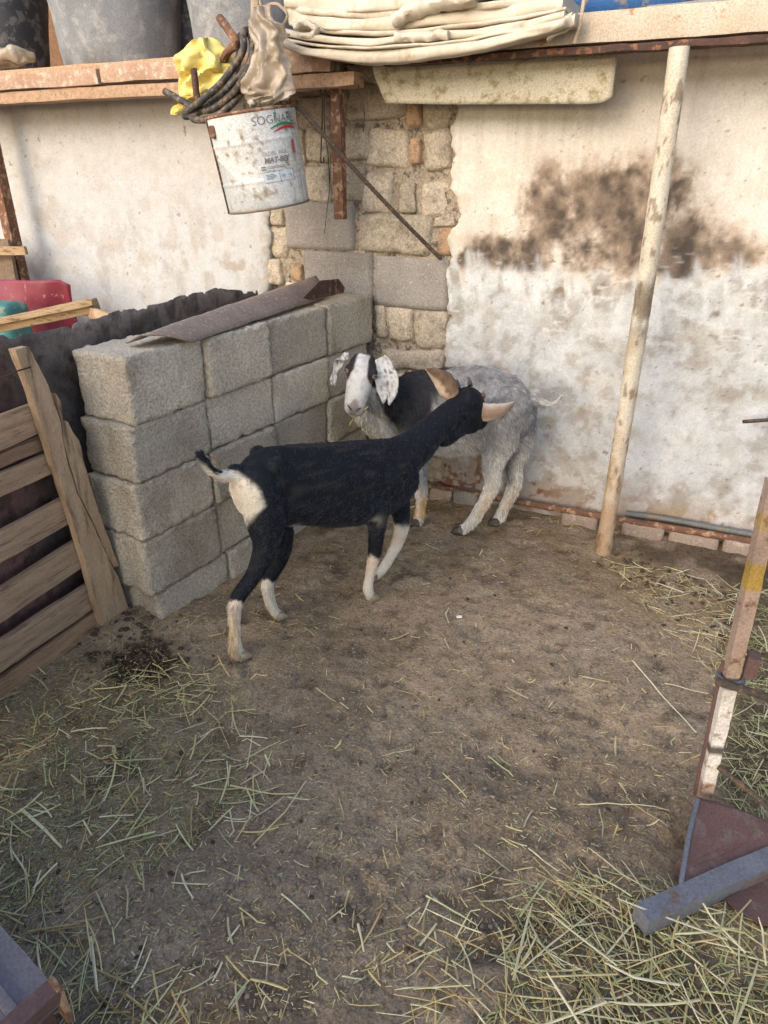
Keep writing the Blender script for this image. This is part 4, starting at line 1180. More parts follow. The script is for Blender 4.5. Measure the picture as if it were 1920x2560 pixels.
mb = MB(); q = np.linspace(0, 2 * math.pi * 2.2, 40)
tube(mb, np.stack([lp[0] + .027 * np.cos(q), lp[1] - .002 + .027 * np.sin(q), lp[2] - .015 + .012 * q / 6], -1), .006, 8); mb.build('wire_wrap', M['bluesteel'], gt)
V, F = rbox(lp + np.array([.035, -.005, .055]), (.014, .018, .03), (3, 3, 3), .003); mb = MB().add(V, F); mb.build('latch_tube', M['maroon'], gt)
sp = gp[int(np.argmin(np.abs(hz - .16)))]
mb = MB(); tube(mb, spline([sp + np.array([.015, -.015, 0]), sp + np.array([.11, -.05, -.03]), sp + np.array([.24, -.10, -.09]), sp + np.array([.40, -.16, -.15])], 30), .007, 8, jit=.002); mb.build('stay_rod', M['rebar'], gt)
# foot: channel on the ground with a sloping gusset sheet
c0 = G(1600, 2300, .032); c1 = G(2010, 2116, .032)
mb = MB(); box2(mb, c0, c1, .046, .05, n=(30, 4, 4), rad=.002, noise=.003, nsc=8); mb.build('foot_channel', M['bluesteel'], gt, smooth=False)
mb = MB(); box2(mb, c0 + (c1 - c0) * .3 + np.array([-.03, .055, .0]), c1 + np.array([-.03, .055, .0]), .03, .05, n=(16, 2, 2), rad=.003, noise=.004, nsc=8, seed=4); mb.build('foot_lip', M['maroon'], gt)


def _gus(u, v):
    A, B = G(1740, 1992, .075), G(2005, 2082, .055); D, E_ = G(1690, 2228, .045), G(2005, 2096, .05)
    t = A * (1 - u)[:, None] + B * u[:, None]; b2 = D * (1 - u)[:, None] + E_ * u[:, None]
    p = t * (1 - v)[:, None] + b2 * v[:, None]
    p[:, 2] += (fbm(p * 6, 241, 3) - .5) * .02
    return p


mb = MB(); sheet(mb, _gus, 20, 20); solidify(mb.build('gusset_sheet', M['maroon'], gt, autosm=None), .004)
mb = MB(); P = [G(1812, 2248, .012), G(1990, 2165, .012), G(1990, 2330, .006), G(1900, 2310, .006), G(1840, 2275, .01)]
slab(mb, P, (0, -.1, 1), .005); mb.build('lower_sheet', M['maroon'], gt)
mb = MB(); tube(mb, spline([G(1744, 1998, .078), G(1722, 2090, .065), G(1700, 2225, .05)], 12), .006, 8); mb.build('edge_bar', M['bluesteel'], gt)

# feed trough corner at the lower left
M['trough'] = mat('trough_steel', (.20, .17, .175), (.15, .13, .135), 6, (.25, .24, .26), 10, .60, rough=.45, bump=.2, bscale=60, bdist=.002, metal=.3, spec=.4, w3=.2)
zt = .33
p0 = G(152, 2484, zt); d1 = G(0, 2305, zt) - p0; d1 /= np.linalg.norm(d1)
d2 = np.cross(np.array([0, 0, 1.]), d1); 
if d2 @ (G(60, 2560, zt) - p0) < 0: d2 = -d2
ft = empty('feed_trough', G(60, 2560), 'dull steel feed trough standing at the lower left corner of the pen', 'trough')
tc = p0 + d1 * .45 + d2 * .2
V, F = rbox(tc - np.array([0, 0, .012]), (.45, .20, .012), (16, 8, 2), .004, .004, 8, 3, axes=np.stack([d1, d2, np.cross(d1, d2)])); mb = MB().add(V, F); mb.build('top_plate', M['trough'], ft)
for s_ in (.06, .12):
    mb = MB(); box2(mb, p0 + d1 * .0 + d2 * s_ + np.array([0, 0, .003]), p0 + d1 * .9 + d2 * s_ + np.array([0, 0, .003]), .02, .010, n=(8, 2, 2), rad=.004); mb.build('rib', M['trough'], ft)
mb = MB(); box2(mb, p0 + d1 * .012 + d2 * .0 - np.array([0, 0, .0]), p0 + d1 * .012 + d2 * .4, .035, .03, n=(8, 3, 3), rad=.005); mb.build('end_rim', M['maroon'], ft)
V, F = rbox(tc - np.array([0, 0, .18]), (.42, .17, .15), (8, 4, 4), .01, .006, 8, 3, axes=np.stack([d1, d2, np.cross(d1, d2)])); mb = MB().add(V, F); mb.build('box', M['darktub'], ft)
for s_ in (.03, .37):
    for r_ in (.03, .85):
        q = p0 + d1 * r_ + d2 * s_
        mb = MB(); tube(mb, [np.array([q[0], q[1], z]) for z in (-.01, .16, zt - .02)], .014, 4, sq=True); mb.build('leg', M['maroon'], ft)
V, F = rbox(p0 + d1 * .012 + d2 * .0 + np.array([0, 0, -.03]), (.016, .006, .045), (4, 4, 4), .003, .004, 30, 4, axes=np.stack([d1, d2, np.cross(d1, d2)])); mb = MB().add(V, F); mb.build('painted_corner', M['rust'], ft)

# unseen tin roof, added above and behind the camera to darken the foreground
rf = empty('added_shade_roof', (-.6, -1.3, 2.35), 'corrugated tin roof added out of view behind the camera to shade the foreground', 'roof')


def _shade_roof(u, v):
    x = -4.6 + 8.2 * u; y = -3.95 + 3.2 * v
    return P3(x, y, 2.48 + .10 * v + .012 * np.sin(x * 2 * math.pi / .076))


mb = MB(); sheet(mb, _shade_roof, 600, 6); solidify(mb.build('tin_sheet', M['steel'], rf, autosm=None), .002)
for y in (-3.75, -.85):
    mb = MB(); box2(mb, (-4.6, y, 2.42 + .1 * (y + 3.95) / 3.2), (3.6, y, 2.42 + .1 * (y + 3.95) / 3.2), .05, .07, n=(12, 2, 2)); mb.build('purlin', M['wood'], rf)
for x in (-4.5, 3.5):
    for y in (-3.75, -.85):
        mb = MB(); tube(mb, [np.array([x, y, z]) for z in np.linspace(-.02, 2.40 + .09 * (y + 3.95) / 3.2, 6)], .035, 4, sq=True); mb.build('post', M['wood'], rf)

# white paper scrap on the dirt
w = G(1148, 1543); w[2] = ground_z(np.array([w[0]]), np.array([w[1]]))[0] + .006
mb = MB(); box2(mb, w + np.array([-.010, -.003, 0]), w + np.array([.010, .005, .001]), .009, .009, n=(3, 2, 2), rad=.002)
thing(mb, 'paper_scrap', M['white'], 'tiny white paper scrap lying on the bare dirt', 'litter')

# ================================================================== straw, hay and droppings
PAL = np.array([(.72, .58, .27), (.66, .52, .24), (.62, .60, .32), (.48, .49, .22), (.62, .43, .18), (.78, .70, .46), (.42, .28, .11), (.38, .39, .18), (.74, .67, .40)])


def inpoly(n, poly):
    P = np.array(poly, float); lo, hi = P.min(0), P.max(0); out = []
    while len(out) < n:
        q = RNG.uniform(lo, hi, (n * 2, 2)); x, y = q[:, 0], q[:, 1]; ins = np.zeros(len(q), bool); j = len(P) - 1
        for i in range(len(P)):
            c = ((P[i, 1] > y) != (P[j, 1] > y)) & (x < (P[j, 0] - P[i, 0]) * (y - P[i, 1]) / (P[j, 1] - P[i, 1] + 1e-9) + P[i, 0]); ins ^= c; j = i
        out += q[ins].tolist()
    return np.array(out[:n])


class Straw:
    def __init__(s): s.V = []; s.F = []; s.C = []; s.n = 0

    def scatter(s, XY, L, W, lift, cols, bend=.5, segs=4, tilt=.12):
        """flat-V stalks lying on the ground at XY"""
        N = len(XY)
        if N == 0: return
        L = RNG.uniform(*L, N); W = RNG.uniform(*W, N); th = RNG.uniform(0, 2 * math.pi, N)
        z0 = ground_z(XY[:, 0], XY[:, 1]) + RNG.uniform(*lift, N)
        tl = RNG.normal(0, tilt, N); cur = RNG.normal(0, bend * .28, N); kink = np.where(RNG.random(N) < .22, RNG.normal(0, .7, N), 0)
        col = PAL[RNG.choice(cols, N)] * RNG.uniform(.65, 1.12, (N, 1))
        m = segs + 1; pts = np.zeros((N, m, 3)); dirs = np.zeros((N, m, 2)); a = th.copy(); pos = np.stack([XY[:, 0], XY[:, 1], z0], -1)
        for k in range(m):
            pts[:, k] = pos; dirs[:, k, 0] = np.cos(a); dirs[:, k, 1] = np.sin(a)
            st = L / segs; pos = pos + np.stack([np.cos(a) * st, np.sin(a) * st, np.clip(tl, -.1, .4) * st], -1); a = a + cur / segs + (kink if k == segs // 2 else 0)
        # centre the stalk on its spot and keep it above the dirt
        pts[:, :, :2] -= (pts.mean(1)[:, None, :2] - XY[:, None, :])
        gz = ground_z(pts[:, :, 0].ravel(), pts[:, :, 1].ravel()).reshape(N, m) + .001
        pts[:, :, 2] = np.maximum(pts[:, :, 2], gz)
        side = np.stack([-dirs[:, :, 1], dirs[:, :, 0], np.zeros((N, m))], -1) * (W / 2)[:, None, None]
        side = side * np.where(np.arange(m) == segs, .55, 1.0)[None, :, None]
        up = np.array([0, 0, 1.]) * (W * .45)[:, None, None]
        A = pts - side; B = pts + up; Cc = pts + side
        V = np.stack([A, B, Cc], 2).reshape(N, -1, 3)
        base = (np.arange(N) * (m * 3))[:, None] + s.n
        for k in range(segs):
            for q in (0, 1):
                i = k * 3 + q
                s.F.append(np.concatenate([base + i, base + i + 3, base + i + 4, base + i + 1], 1))
        s.V.append(V.reshape(-1, 3)); s.C.append(np.repeat(col, m * 3, 0)); s.n += N * m * 3

    def build(s, name, label, cat):
        me = bpy.data.meshes.new(name); V = np.concatenate(s.V); F = np.concatenate(s.F)
        me.vertices.add(len(V)); me.vertices.foreach_set('co', V.ravel())
        me.loops.add(len(F) * 4); me.loops.foreach_set('vertex_index', F.ravel().astype(np.int32))
        me.polygons.add(len(F)); me.polygons.foreach_set('loop_start', np.arange(len(F), dtype=np.int32) * 4)
        me.update(calc_edges=True)
        ca = me.color_attributes.new('Col', 'FLOAT_COLOR', 'POINT'); C4 = np.ones((len(V), 4)); C4[:, :3] = np.clip(np.concatenate(s.C), 0, 1); ca.data.foreach_set('color', C4.ravel())
        return tag(link(name, me, M['straw']), label, cat, kind='stuff')


def on_ground(Q): return np.array([G(x, y)[:2] for x, y in Q])


def clump(n, spots, sp):
    """bunches: pick a bunch centre, spread round it"""
    S = np.array(spots, float); i = RNG.integers(0, len(S), n)
    return S[i] + RNG.normal(0, 1, (n, 2)) * np.asarray(sp)


BACK = [(560, 1330), (900, 1250), (1120, 1260), (1500, 1400), (1880, 1480), (1720, 2000), (1500, 2300), (700, 2560), (-50, 2560), (-50, 1720), (330, 1560)]
LEFT = [(-60, 1740), (250, 1610), (470, 1640), (560, 1850), (640, 1980), (420, 2150), (150, 2260), (-60, 2300)]
BR = [(1300, 2240), (1560, 2180), (1960, 2300), (1990, 2620), (1150, 2640), (1250, 2480)]
RW = [(1520, 1410), (1700, 1430), (1880, 1480), (1830, 1640), (1790, 1720), (1650, 1560), (1560, 1480)]
UG = [(1850, 1480), (2000, 1450), (2000, 2120), (1880, 2060), (1790, 1960), (1850, 1700)]
st = Straw()
st.scatter(on_ground(inpoly(7500, BACK)), (.004, .018), (.0010, .0028), (0, .002), [0, 2, 4, 5, 6, 1], .3, 1)
st.scatter(on_ground(inpoly(270, BACK)), (.012, .05), (.0022, .0048), (.001, .004), [0, 1, 2, 4, 5, 8], .6, 3)
st.scatter(on_ground(inpoly(60, BACK)), (.04, .10), (.003, .0060), (.002, .006), [0, 1, 2, 5, 8], .7, 5)
st.scatter(on_ground(inpoly(5600, LEFT)), (.004, .024), (.0010, .0026), (0, .005), [3, 7, 7, 4, 6, 7, 6], .4, 1)
st.scatter(on_ground(inpoly(260, LEFT)), (.012, .05), (.0014, .0032), (.001, .014), [2, 3, 7, 0, 4, 8], .7, 3)
st.scatter(on_ground(inpoly(50, LEFT)), (.05, .14), (.0028, .0055), (.003, .02), [0, 2, 3, 5, 8], .8, 5)
st.scatter(on_ground(clump(90, [(420, 1720), (500, 1700), (320, 1760), (440, 1790)], (70, 28))), (.03, .11), (.0018, .0042), (.002, .022), [0, 2, 3, 0, 1], .9, 4)
st.scatter(on_ground(clump(80, [(40, 1760), (90, 1860), (20, 2000), (300, 2060), (420, 2060), (260, 1950)], (60, 40))), (.03, .12), (.0016, .0045), (.002, .02), [0, 2, 3, 7, 8, 4], .9, 4)
st.scatter(on_ground(clump(40, [(600, 1900), (640, 1970), (600, 2040), (560, 1820)], (50, 40))), (.05, .13), (.002, .0045), (.002, .012), [0, 2, 5, 8], .8, 4)
st.scatter(on_ground(inpoly(1500, BR)), (.008, .045), (.0012, .0034), (0, .008), [0, 1, 3, 3, 7, 4, 6, 7], .5, 2)
st.scatter(on_ground(inpoly(150, BR)), (.04, .14), (.0020, .0045), (.001, .022), [0, 1, 2, 8, 5, 8, 3], .7, 4, .2)
st.scatter(on_ground(inpoly(28, BR)), (.12, .24), (.003, .006), (.004, .03), [0, 2, 8, 5, 8], .5, 5, .2)
st.scatter(on_ground(clump(90, [(1350, 2230), (1450, 2260), (1180, 2420), (1100, 2500), (1280, 2340)], (90, 60))), (.04, .14), (.0016, .004), (.002, .012), [0, 1, 2, 8, 4], .8, 4)
st.scatter(on_ground(clump(90, [(80, 2350), (160, 2480), (180, 2330), (300, 2540), (420, 2560), (30, 2290)], (80, 50))), (.04, .15), (.0016, .004), (.002, .014), [0, 1, 4, 6, 2], .8, 4)
st.scatter(on_ground(inpoly(48, [(120, 2150), (1300, 2150), (1300, 2580), (120, 2580)])), (.03, .11), (.0016, .0042), (.001, .008), [0, 2, 8, 5, 1], .8, 4)
st.scatter(on_ground(inpoly(380, RW)), (.01, .05), (.0012, .0034), (0, .014), [0, 1, 2, 4, 6, 5], .5, 2)
st.scatter(on_ground(inpoly(60, RW)), (.05, .13), (.002, .0045), (.002, .02), [0, 1, 2, 5, 8], .6, 4)
st.scatter(on_ground(inpoly(900, UG)), (.01, .05), (.001, .0028), (0, .014), [3, 7, 7, 2, 6], .5, 2)
st.scatter(on_ground(inpoly(150, UG)), (.05, .14), (.0016, .0036), (.002, .03), [3, 7, 2, 8], .7, 4)
st.scatter(on_ground(clump(50, [(1110, 1250), (1300, 1300), (1400, 1325), (1170, 1262)], (60, 8))), (.02, .08), (.0016, .004), (.001, .01), [0, 1, 5, 4], .5, 3)
st.scatter(on_ground(clump(160, [(480, 1545), (560, 1480), (620, 1430), (400, 1560), (700, 1560)], (60, 20))), (.008, .06), (.0012, .003), (.001, .006), [0, 1, 4, 6], .6, 3)
# single long stalks that stand out in the photograph
for a_, b_, w_ in [((1580, 1660), (1740, 1840), .006), ((1660, 1715), (1770, 1740), .0045), ((1445, 2015), (1672, 2030), .004), ((580, 1760), (600, 1840), .005), ((600, 1840), (670, 1850), .006), ((575, 1960), (740, 1985), .006),
                   ((1065, 2240), (1195, 2315), .005), ((225, 2340), (245, 2490), .008), ((55, 2030), (155, 2120), .009), ((1320, 2125), (1395, 2185), .005), ((1565, 2000), (1670, 2070), .0025), ((330, 2480), (380, 2380), .005),
                   ((1075, 2245), (1045, 2310), .004), ((790, 1725), (840, 1760), .0035), ((455, 2190), (485, 2250), .005), ((895, 2310), (910, 2380), .006), ((340, 2430), (370, 2350), .004)]:
    A, B = G(*a_), G(*b_); v = B - A; N0 = 7
    pts = np.array([A + v * t for t in np.linspace(0, 1, N0)]); n_ = np.array([-v[1], v[0], 0]); n_ /= np.linalg.norm(n_)
    pts = pts + n_ * (np.sin(np.linspace(0, 3.1, N0)) * np.linalg.norm(v) * RNG.uniform(-.06, .06))[:, None]
    pts[:, 2] = ground_z(pts[:, 0], pts[:, 1]) + .006
    ww = np.full(N0, w_) * np.linspace(1, .6, N0)
    V = np.stack([pts - n_ * ww[:, None] / 2, pts + np.array([0, 0, 1]) * ww[:, None] * .4, pts + n_ * ww[:, None] / 2], 1)
    base = s0 = st.n
    F = [[s0 + k * 3 + q, s0 + k * 3 + q + 3, s0 + k * 3 + q + 4, s0 + k * 3 + q + 1] for k in range(N0 - 1) for q in (0, 1)]
    st.V.append(V.reshape(-1, 3)); st.F.append(np.array(F)); st.C.append(np.broadcast_to(PAL[RNG.choice([0, 5, 8, 2])] * 1.05, (N0 * 3, 3))); st.n += N0 * 3
st.build('straw_litter', 'loose yellow and green straw and hay scattered over the dirt floor', 'straw')


def pellets(spots, n, name, label, cat, m, rad, sq=.75, noise=.3):
    mb = MB(); Q = clump(n, spots[0], spots[1]) if isinstance(spots, tuple) else inpoly(n, spots)
    V0, F0 = cubegrid(3, 3, 3); V0 = V0 / np.linalg.norm(V0, axis=1, keepdims=True)
    for q in on_ground(Q):
        r = RNG.uniform(*rad); ang = RNG.uniform(0, 6.28); c_, s_ = math.cos(ang), math.sin(ang)
        V = V0 * (1 + (RNG.random((len(V0), 1)) - .5) * noise) * np.array([r * 1.3, r, r * sq])
        V = V @ np.array([[c_, s_, 0], [-s_, c_, 0], [0, 0, 1]])
        z = ground_z(np.array([q[0]]), np.array([q[1]]))[0]
        mb.add(V + np.array([q[0], q[1], z + r * .35]), F0)
    return tag(mb.build(name, m, None, autosm=None), label, cat, kind='stuff')


pellets(BACK, 90, 'droppings', 'small dark goat droppings scattered on the dirt', 'droppings', M['dung'], (.003, .0065))
pellets(([(300, 1600), (350, 1580), (390, 1650), (330, 1660), (250, 1640)], (45, 22)), 110, 'dung_clods', 'dark damp dung clods heaped at the foot of the broken plank', 'dung', M['dung'], (.003, .010), .55, .7)
pellets(([(1640, 1450), (1720, 1470), (1780, 1520), (1800, 1570), (1580, 1410)], (55, 22)), 110, 'muck_clods', 'brown muck clods along the foot of the right wall', 'muck', M['dung'], (.003, .009), .55, .7)
M['clod'] = mat('dirt_clod', (.24, .185, .14), (.18, .14, .105), 30, rough=.95, bump=.6, bscale=120, bdist=.004)
pellets(BACK, 1500, 'dirt_crumbs', 'tiny brown dirt crumbs spread over the floor', 'dirt', M['clod'], (.0015, .006), .7, .5)
pellets(([(300, 1570), (340, 1560), (420, 1560), (1300, 2150), (1000, 2180), (680, 2200), (950, 2330)], (70, 30)), 60, 'dirt_lumps', 'loose brown dirt lumps on the trodden floor', 'dirt', M['clod'], (.003, .009), .6, .7)

# ================================================================== goats
ZUP = np.array([0, 0, 1.0]); TOCAM = np.array([math.sin(YAW), -math.cos(YAW), 0]); RIGHT = _R


def unit(v): v = np.asarray(v, float); return v / np.linalg.norm(v)


def loft(mb, secs, n=28):
    """closed skin over elliptical sections: (centre, half-width vector, half-height vector, roundness)"""
    V = []
    for c, a, b, e in secs:
        th = np.arange(n) * 2 * math.pi / n
        ct, st_ = np.cos(th), np.sin(th)
        x = np.sign(ct) * np.abs(ct) ** (2 / e); y = np.sign(st_) * np.abs(st_) ** (2 / e)
        V.append(np.asarray(c) + x[:, None] * np.asarray(a) + y[:, None] * np.asarray(b))
    m = len(secs); V = np.concatenate(V)
    F = [(k * n + i, k * n + (i + 1) % n, (k + 1) * n + (i + 1) % n, (k + 1) * n + i) for k in range(m - 1) for i in range(n)]
    F += [tuple(range(n - 1, -1, -1)), tuple(range((m - 1) * n, m * n))]
    mb.add(V, F)


def ball(mb, c, r, axes=None):
    V, F = cubegrid(6, 6, 6); V = V / np.linalg.norm(V, axis=1, keepdims=True) * np.asarray(r)
    if axes is not None: V = V @ np.asarray(axes)
    mb.add(V + np.asarray(c), F)


def limb(mb, pts, rad, n=16, k=5, flat=1.0, side=None):
    p = spline(pts, (len(pts) - 1) * k + 1); r = np.interp(np.linspace(0, 1, len(p)), np.linspace(0, 1, len(rad)), rad)
    tube(mb, p, r, n, flat=flat, up=side if side is not None else (0, 0, 1))
    for q, rr in ((p[0], r[0]), (p[-1], r[-1])): ball(mb, q, rr * .98)
    return p, r


def fuse(mb, voxel, smooth=8):
    """join the overlapping shapes into one continuous skin"""
    me = mb.mesh('body_parts', True, None); ob = bpy.data.objects.new('body_parts', me); COL.objects.link(ob)
    rm = ob.modifiers.new('r', 'REMESH'); rm.mode = 'VOXEL'; rm.voxel_size = voxel; rm.use_smooth_shade = True
    sm = ob.modifiers.new('s', 'SMOOTH'); sm.factor = .5; sm.iterations = smooth
    dg = bpy.context.evaluated_depsgraph_get(); ev = ob.evaluated_get(dg)
    out = bpy.data.meshes.new_from_object(ev, depsgraph=dg)
    bpy.data.objects.remove(ob); bpy.data.meshes.remove(me)
    return out


def mverts(me):
    V = np.zeros(len(me.vertices) * 3); me.vertices.foreach_get('co', V); N = np.zeros(len(me.vertices) * 3); me.vertices.foreach_get('normal', N)
    return V.reshape(-1, 3), N.reshape(-1, 3)


def nearest(V, chains):
    """for each vertex: index of the nearest chain and the place along it (0..1)"""
    best = np.full(len(V), 1e9); idx = np.zeros(len(V), int); tt = np.zeros(len(V))
    for ci, (p, r) in enumerate(chains):
        for k in range(len(p) - 1):
            d = p[k + 1] - p[k]; L2 = d @ d + 1e-12
            t = np.clip(((V - p[k]) @ d) / L2, 0, 1)
            dist = np.linalg.norm(V - (p[k] + t[:, None] * d), axis=1) - (r[k] * (1 - t) + r[k + 1] * t)
            m = dist < best; best[m] = dist[m]; idx[m] = ci; tt[m] = (k + t[m]) / (len(p) - 1)
    return idx, tt


def setcol(me, C):
    while me.color_attributes: me.color_attributes.remove(me.color_attributes[0])
    ca = me.color_attributes.new('Col', 'FLOAT_COLOR', 'POINT'); C4 = np.ones((len(C), 4)); C4[:, :3] = np.clip(C, 0, 1); ca.data.foreach_set('color', C4.ravel())


def furmat():
    m = bpy.data.materials.new('goat_fur'); m.use_nodes = True; nt = m.node_tree; N = nt.nodes; b = N['Principled BSDF']
    at = N.new('ShaderNodeAttribute'); at.attribute_name = 'Col'; nt.links.new(at.outputs['Color'], b.inputs['Base Color'])
    b.inputs['Sheen Weight'].default_value = .3; b.inputs['Sheen Roughness'].default_value = .4; b.inputs['Sheen Tint'].default_value = (.55, .7, 1, 1); b.inputs['Roughness'].default_value = .45; b.inputs['Specular IOR Level'].default_value = .55; b.inputs['Specular Tint'].default_value = (.85, .92, 1, 1)
    return m


M['fur'] = furmat()


def fur(me, C, flow, length, parent, count, seed=0, lift=.35, rad=.00055, droop=.25, var=.25, name='fur', clump=.0, mess=1.1):
    rg = np.random.default_rng(seed)
    V, Nn = mverts(me); me.calc_loop_triangles()
    T = np.zeros(len(me.loop_triangles) * 3, np.int32); me.loop_triangles.foreach_get('vertices', T); T = T.reshape(-1, 3)
    A = np.linalg.norm(np.cross(V[T[:, 1]] - V[T[:, 0]], V[T[:, 2]] - V[T[:, 0]]), axis=1) * (length[T].mean(1) > .002)
    ti = rg.choice(len(T), count, p=A / A.sum()); u, v = rg.random(count), rg.random(count); f = u + v > 1; u[f], v[f] = 1 - u[f], 1 - v[f]; w = 1 - u - v

    def it(X): X = X[T[ti]]; return X[:, 0] * w[:, None] + X[:, 1] * u[:, None] + X[:, 2] * v[:, None]
    P = it(V); Nr = it(Nn); Nr /= np.linalg.norm(Nr, axis=1, keepdims=True) + 1e-9; Cc = it(C); Fl = it(flow); Ln = it(length[:, None])[:, 0]
    # clumps: neighbours lean the same way
    jit = np.stack([fbm(P * 55, seed + q, 2) for q in range(3)], -1) - .5
    Fl = Fl - Nr * (Fl * Nr).sum(1, keepdims=True); Fl /= np.linalg.norm(Fl, axis=1, keepdims=True) + 1e-9
    D = Fl + Nr * lift + jit * mess + rg.normal(0, .15 * mess, (count, 3)); D /= np.linalg.norm(D, axis=1, keepdims=True)
    if clump:
        q_ = np.stack([(P * np.cross(Fl, Nr)).sum(1) * 120, (P * Fl).sum(1) * 22, P[:, 2] * 30], -1)
        Cc = Cc * np.clip(1 + (fbm(q_, seed + 40, 3) - .5) * 2 * clump * 1.8, .25, 2.2)[:, None]
    Ln = Ln * rg.uniform(.55, 1.15, count)
    pts = np.zeros((count, 4, 3)); pts[:, 0] = P - Nr * .0015; d = D
    for k in range(1, 4):
        pts[:, k] = pts[:, k - 1] + d * (Ln / 3)[:, None]; d = d + np.array([0, 0, -droop]) + Fl * .15; d = d / np.linalg.norm(d, axis=1, keepdims=True)
    hc = bpy.data.hair_curves.new(name); hc.add_curves([4] * count)
    hc.attributes['position'].data.foreach_set('vector', pts.ravel())
    ra = hc.attributes.get('radius') or hc.attributes.new('radius', 'FLOAT', 'POINT')
    ra.data.foreach_set('value', np.tile(np.array([1, .9, .6, .15]) * rad, count))
    ca = hc.attributes.new('Col', 'FLOAT_COLOR', 'POINT'); c4 = np.ones((count, 4, 4)); c4[:, :, :3] = np.clip(Cc * rg.uniform(1 - var, 1 + var, (count, 1)), 0, 1)[:, None, :]; ca.data.foreach_set('color', c4.ravel())
    hc.materials.append(M['fur'])
    o = bpy.data.objects.new(name, hc); COL.objects.link(o); o.parent = parent; 
    if parent.type == 'EMPTY': o.matrix_parent_inverse = Matrix.Translation(parent.location).inverted()
    return o


def leaf(line, half, side, cup, colfn, name, parent, th=.004, fork=0.0, nv=10, nu=26):
    """an ear: centre line, half-widths along it, side direction(s), cup depth along the face normal"""
    L = spline(line, nu + 1); hw = np.interp(np.linspace(0, 1, nu + 1), np.linspace(0, 1, len(half)), half)
    S_ = np.asarray(side, float); S_ = np.broadcast_to(S_, (nu + 1, 3)) if S_.ndim == 1 else spline(S_, nu + 1)
    mb = MB()

    def fn(u, v):
        i = np.round(u * nu).astype(int); t = v * 2 - 1
        d = L[np.minimum(i + 1, nu)] - L[np.maximum(i - 1, 0)]; d /= np.linalg.norm(d, axis=1, keepdims=True)
        s_ = S_[i]; s_ = s_ - d * (s_ * d).sum(1, keepdims=True); s_ /= np.linalg.norm(s_, axis=1, keepdims=True); nn = np.cross(s_, d)
        p = L[i] + s_ * (t * hw[i])[:, None] + nn * (cup * (1 - t * t) * hw[i])[:, None]
        if fork: p = p - d * (fork * sst(.72, 1, u) * np.exp(-(t / .35) ** 2))[:, None]
        return p + (np.stack([fbm(p * 40, 301 + q, 2) for q in range(3)], -1) - .5) * .004
    sheet(mb, fn, nu, nv, lambda u, v, V: colfn(u, v * 2 - 1, V))
    o = mb.build(name, M['coat'], parent, autosm=None); solidify(o, th); return o


M['palehoof'] = mat('pale_hoof', (.36, .29, .20), (.27, .21, .15), 30, (.16, .12, .09), 40, .64, rough=.6, bump=.3, bscale=90, bdist=.002)


def hoof(p, toe, parent, r=.017, m=None):
    """two claws side by side under the foot"""
    toe = unit(toe * np.array([1, 1, 0])); sd_ = np.cross(ZUP, toe); mb = MB()
    for s_ in (-1, 1):
        secs = []
        for t, a, b in ((0, .55, .5), (.25, .62, .72), (.6, .6, .6), (1.0, .42, .3), (1.15, .2, .12)):
            secs.append((p + sd_ * s_ * r * .56 + toe * (t - .35) * r * 1.7 + ZUP * (b * r * 1.0 - .003), sd_ * a * r * .9, ZUP * b * r * 1.05, 2.6))
        loft(mb, secs, 14)
    return mb.build('hoof', m or M['hoof'], parent)


# ------------------------------------------------------------------ black goat, walking right and away
HM = np.array([-1.227, 1.66, 0.]); BD = unit([.257, .46, 0]); BN = np.array([BD[1], -BD[0], 0])      # heading, near side


def SB(x, y, l=0.0): return PP(x, y, HM + BN * l, BN)


gb = empty('goat', HM + BD * .25, 'black goat with white legs and rump walking away towards the corner, head turned off', 'goat')
mb = MB()
ST = [((580, 1200), (584, 1240), .028), ((598, 1175), (600, 1280), .056), ((630, 1142), (630, 1308), .076), ((672, 1120), (680, 1312), .088), ((740, 1113), (742, 1308), .092), ((812, 1110), (822, 1314), .105), ((880, 1105), (892, 1308), .105),
      ((940, 1100), (950, 1290), .092), ((985, 1097), (1000, 1258), .076), ((1015, 1100), (1035, 1222), .052)]
secs = []; cl = []; cr = []
for tp_, bt, w in ST:
    a, b = SB(*tp_), SB(*bt); secs.append(((a + b) / 2, BN * w, (a - b) / 2, 2.25)); cl.append((a + b) / 2); cr.append((w + np.linalg.norm(a - b) / 2) / 2)
loft(mb, secs, 32)
CH = [(np.array(cl), np.array(cr))]; NAMES = ['body']


def addl(name, pts, rad, S, flat=1.0):
    P = [S(x, y, l) for x, y, l in pts]; CH.append(limb(mb, P, rad, flat=flat)); NAMES.append(name)


addl('neck', [(975, 1160, 0), (1030, 1125, 0), (1082, 1075, -.005), (1130, 1030, -.01), (1160, 1008, -.012)], [.092, .074, .057, .049, .049], SB)
addl('near_hind', [(648, 1210, .030), (664, 1300, .045), (662, 1370, .055), (634, 1438, .062), (592, 1500, .068), (588, 1560, .072), (590, 1615, .073), (602, 1638, .073)], [.074, .068, .041, .028, .0260, .0172, .020, .0185], SB)
addl('far_hind', [(655, 1230, -.035), (694, 1320, -.05), (700, 1385, -.06), (676, 1440, -.066), (668, 1470, -.068), (680, 1515, -.07), (692, 1534, -.07)], [.066, .056, .037, .026, .0215, .0175, .018], SB)
addl('near_front', [(955, 1180, .035), (945, 1270, .048), (941, 1335, .050), (936, 1385, .048), (924, 1440, .044), (920, 1474, .042), (926, 1488, .042)], [.068, .045, .031, .0265, .0180, .0205, .019], SB)
addl('far_front', [(985, 1215, -.035), (1003, 1285, -.045), (1000, 1338, -.048), (976, 1392, -.045), (950, 1430, -.045), (938, 1438, -.045)], [.055, .036, .028, .021, .0195, .018], SB)
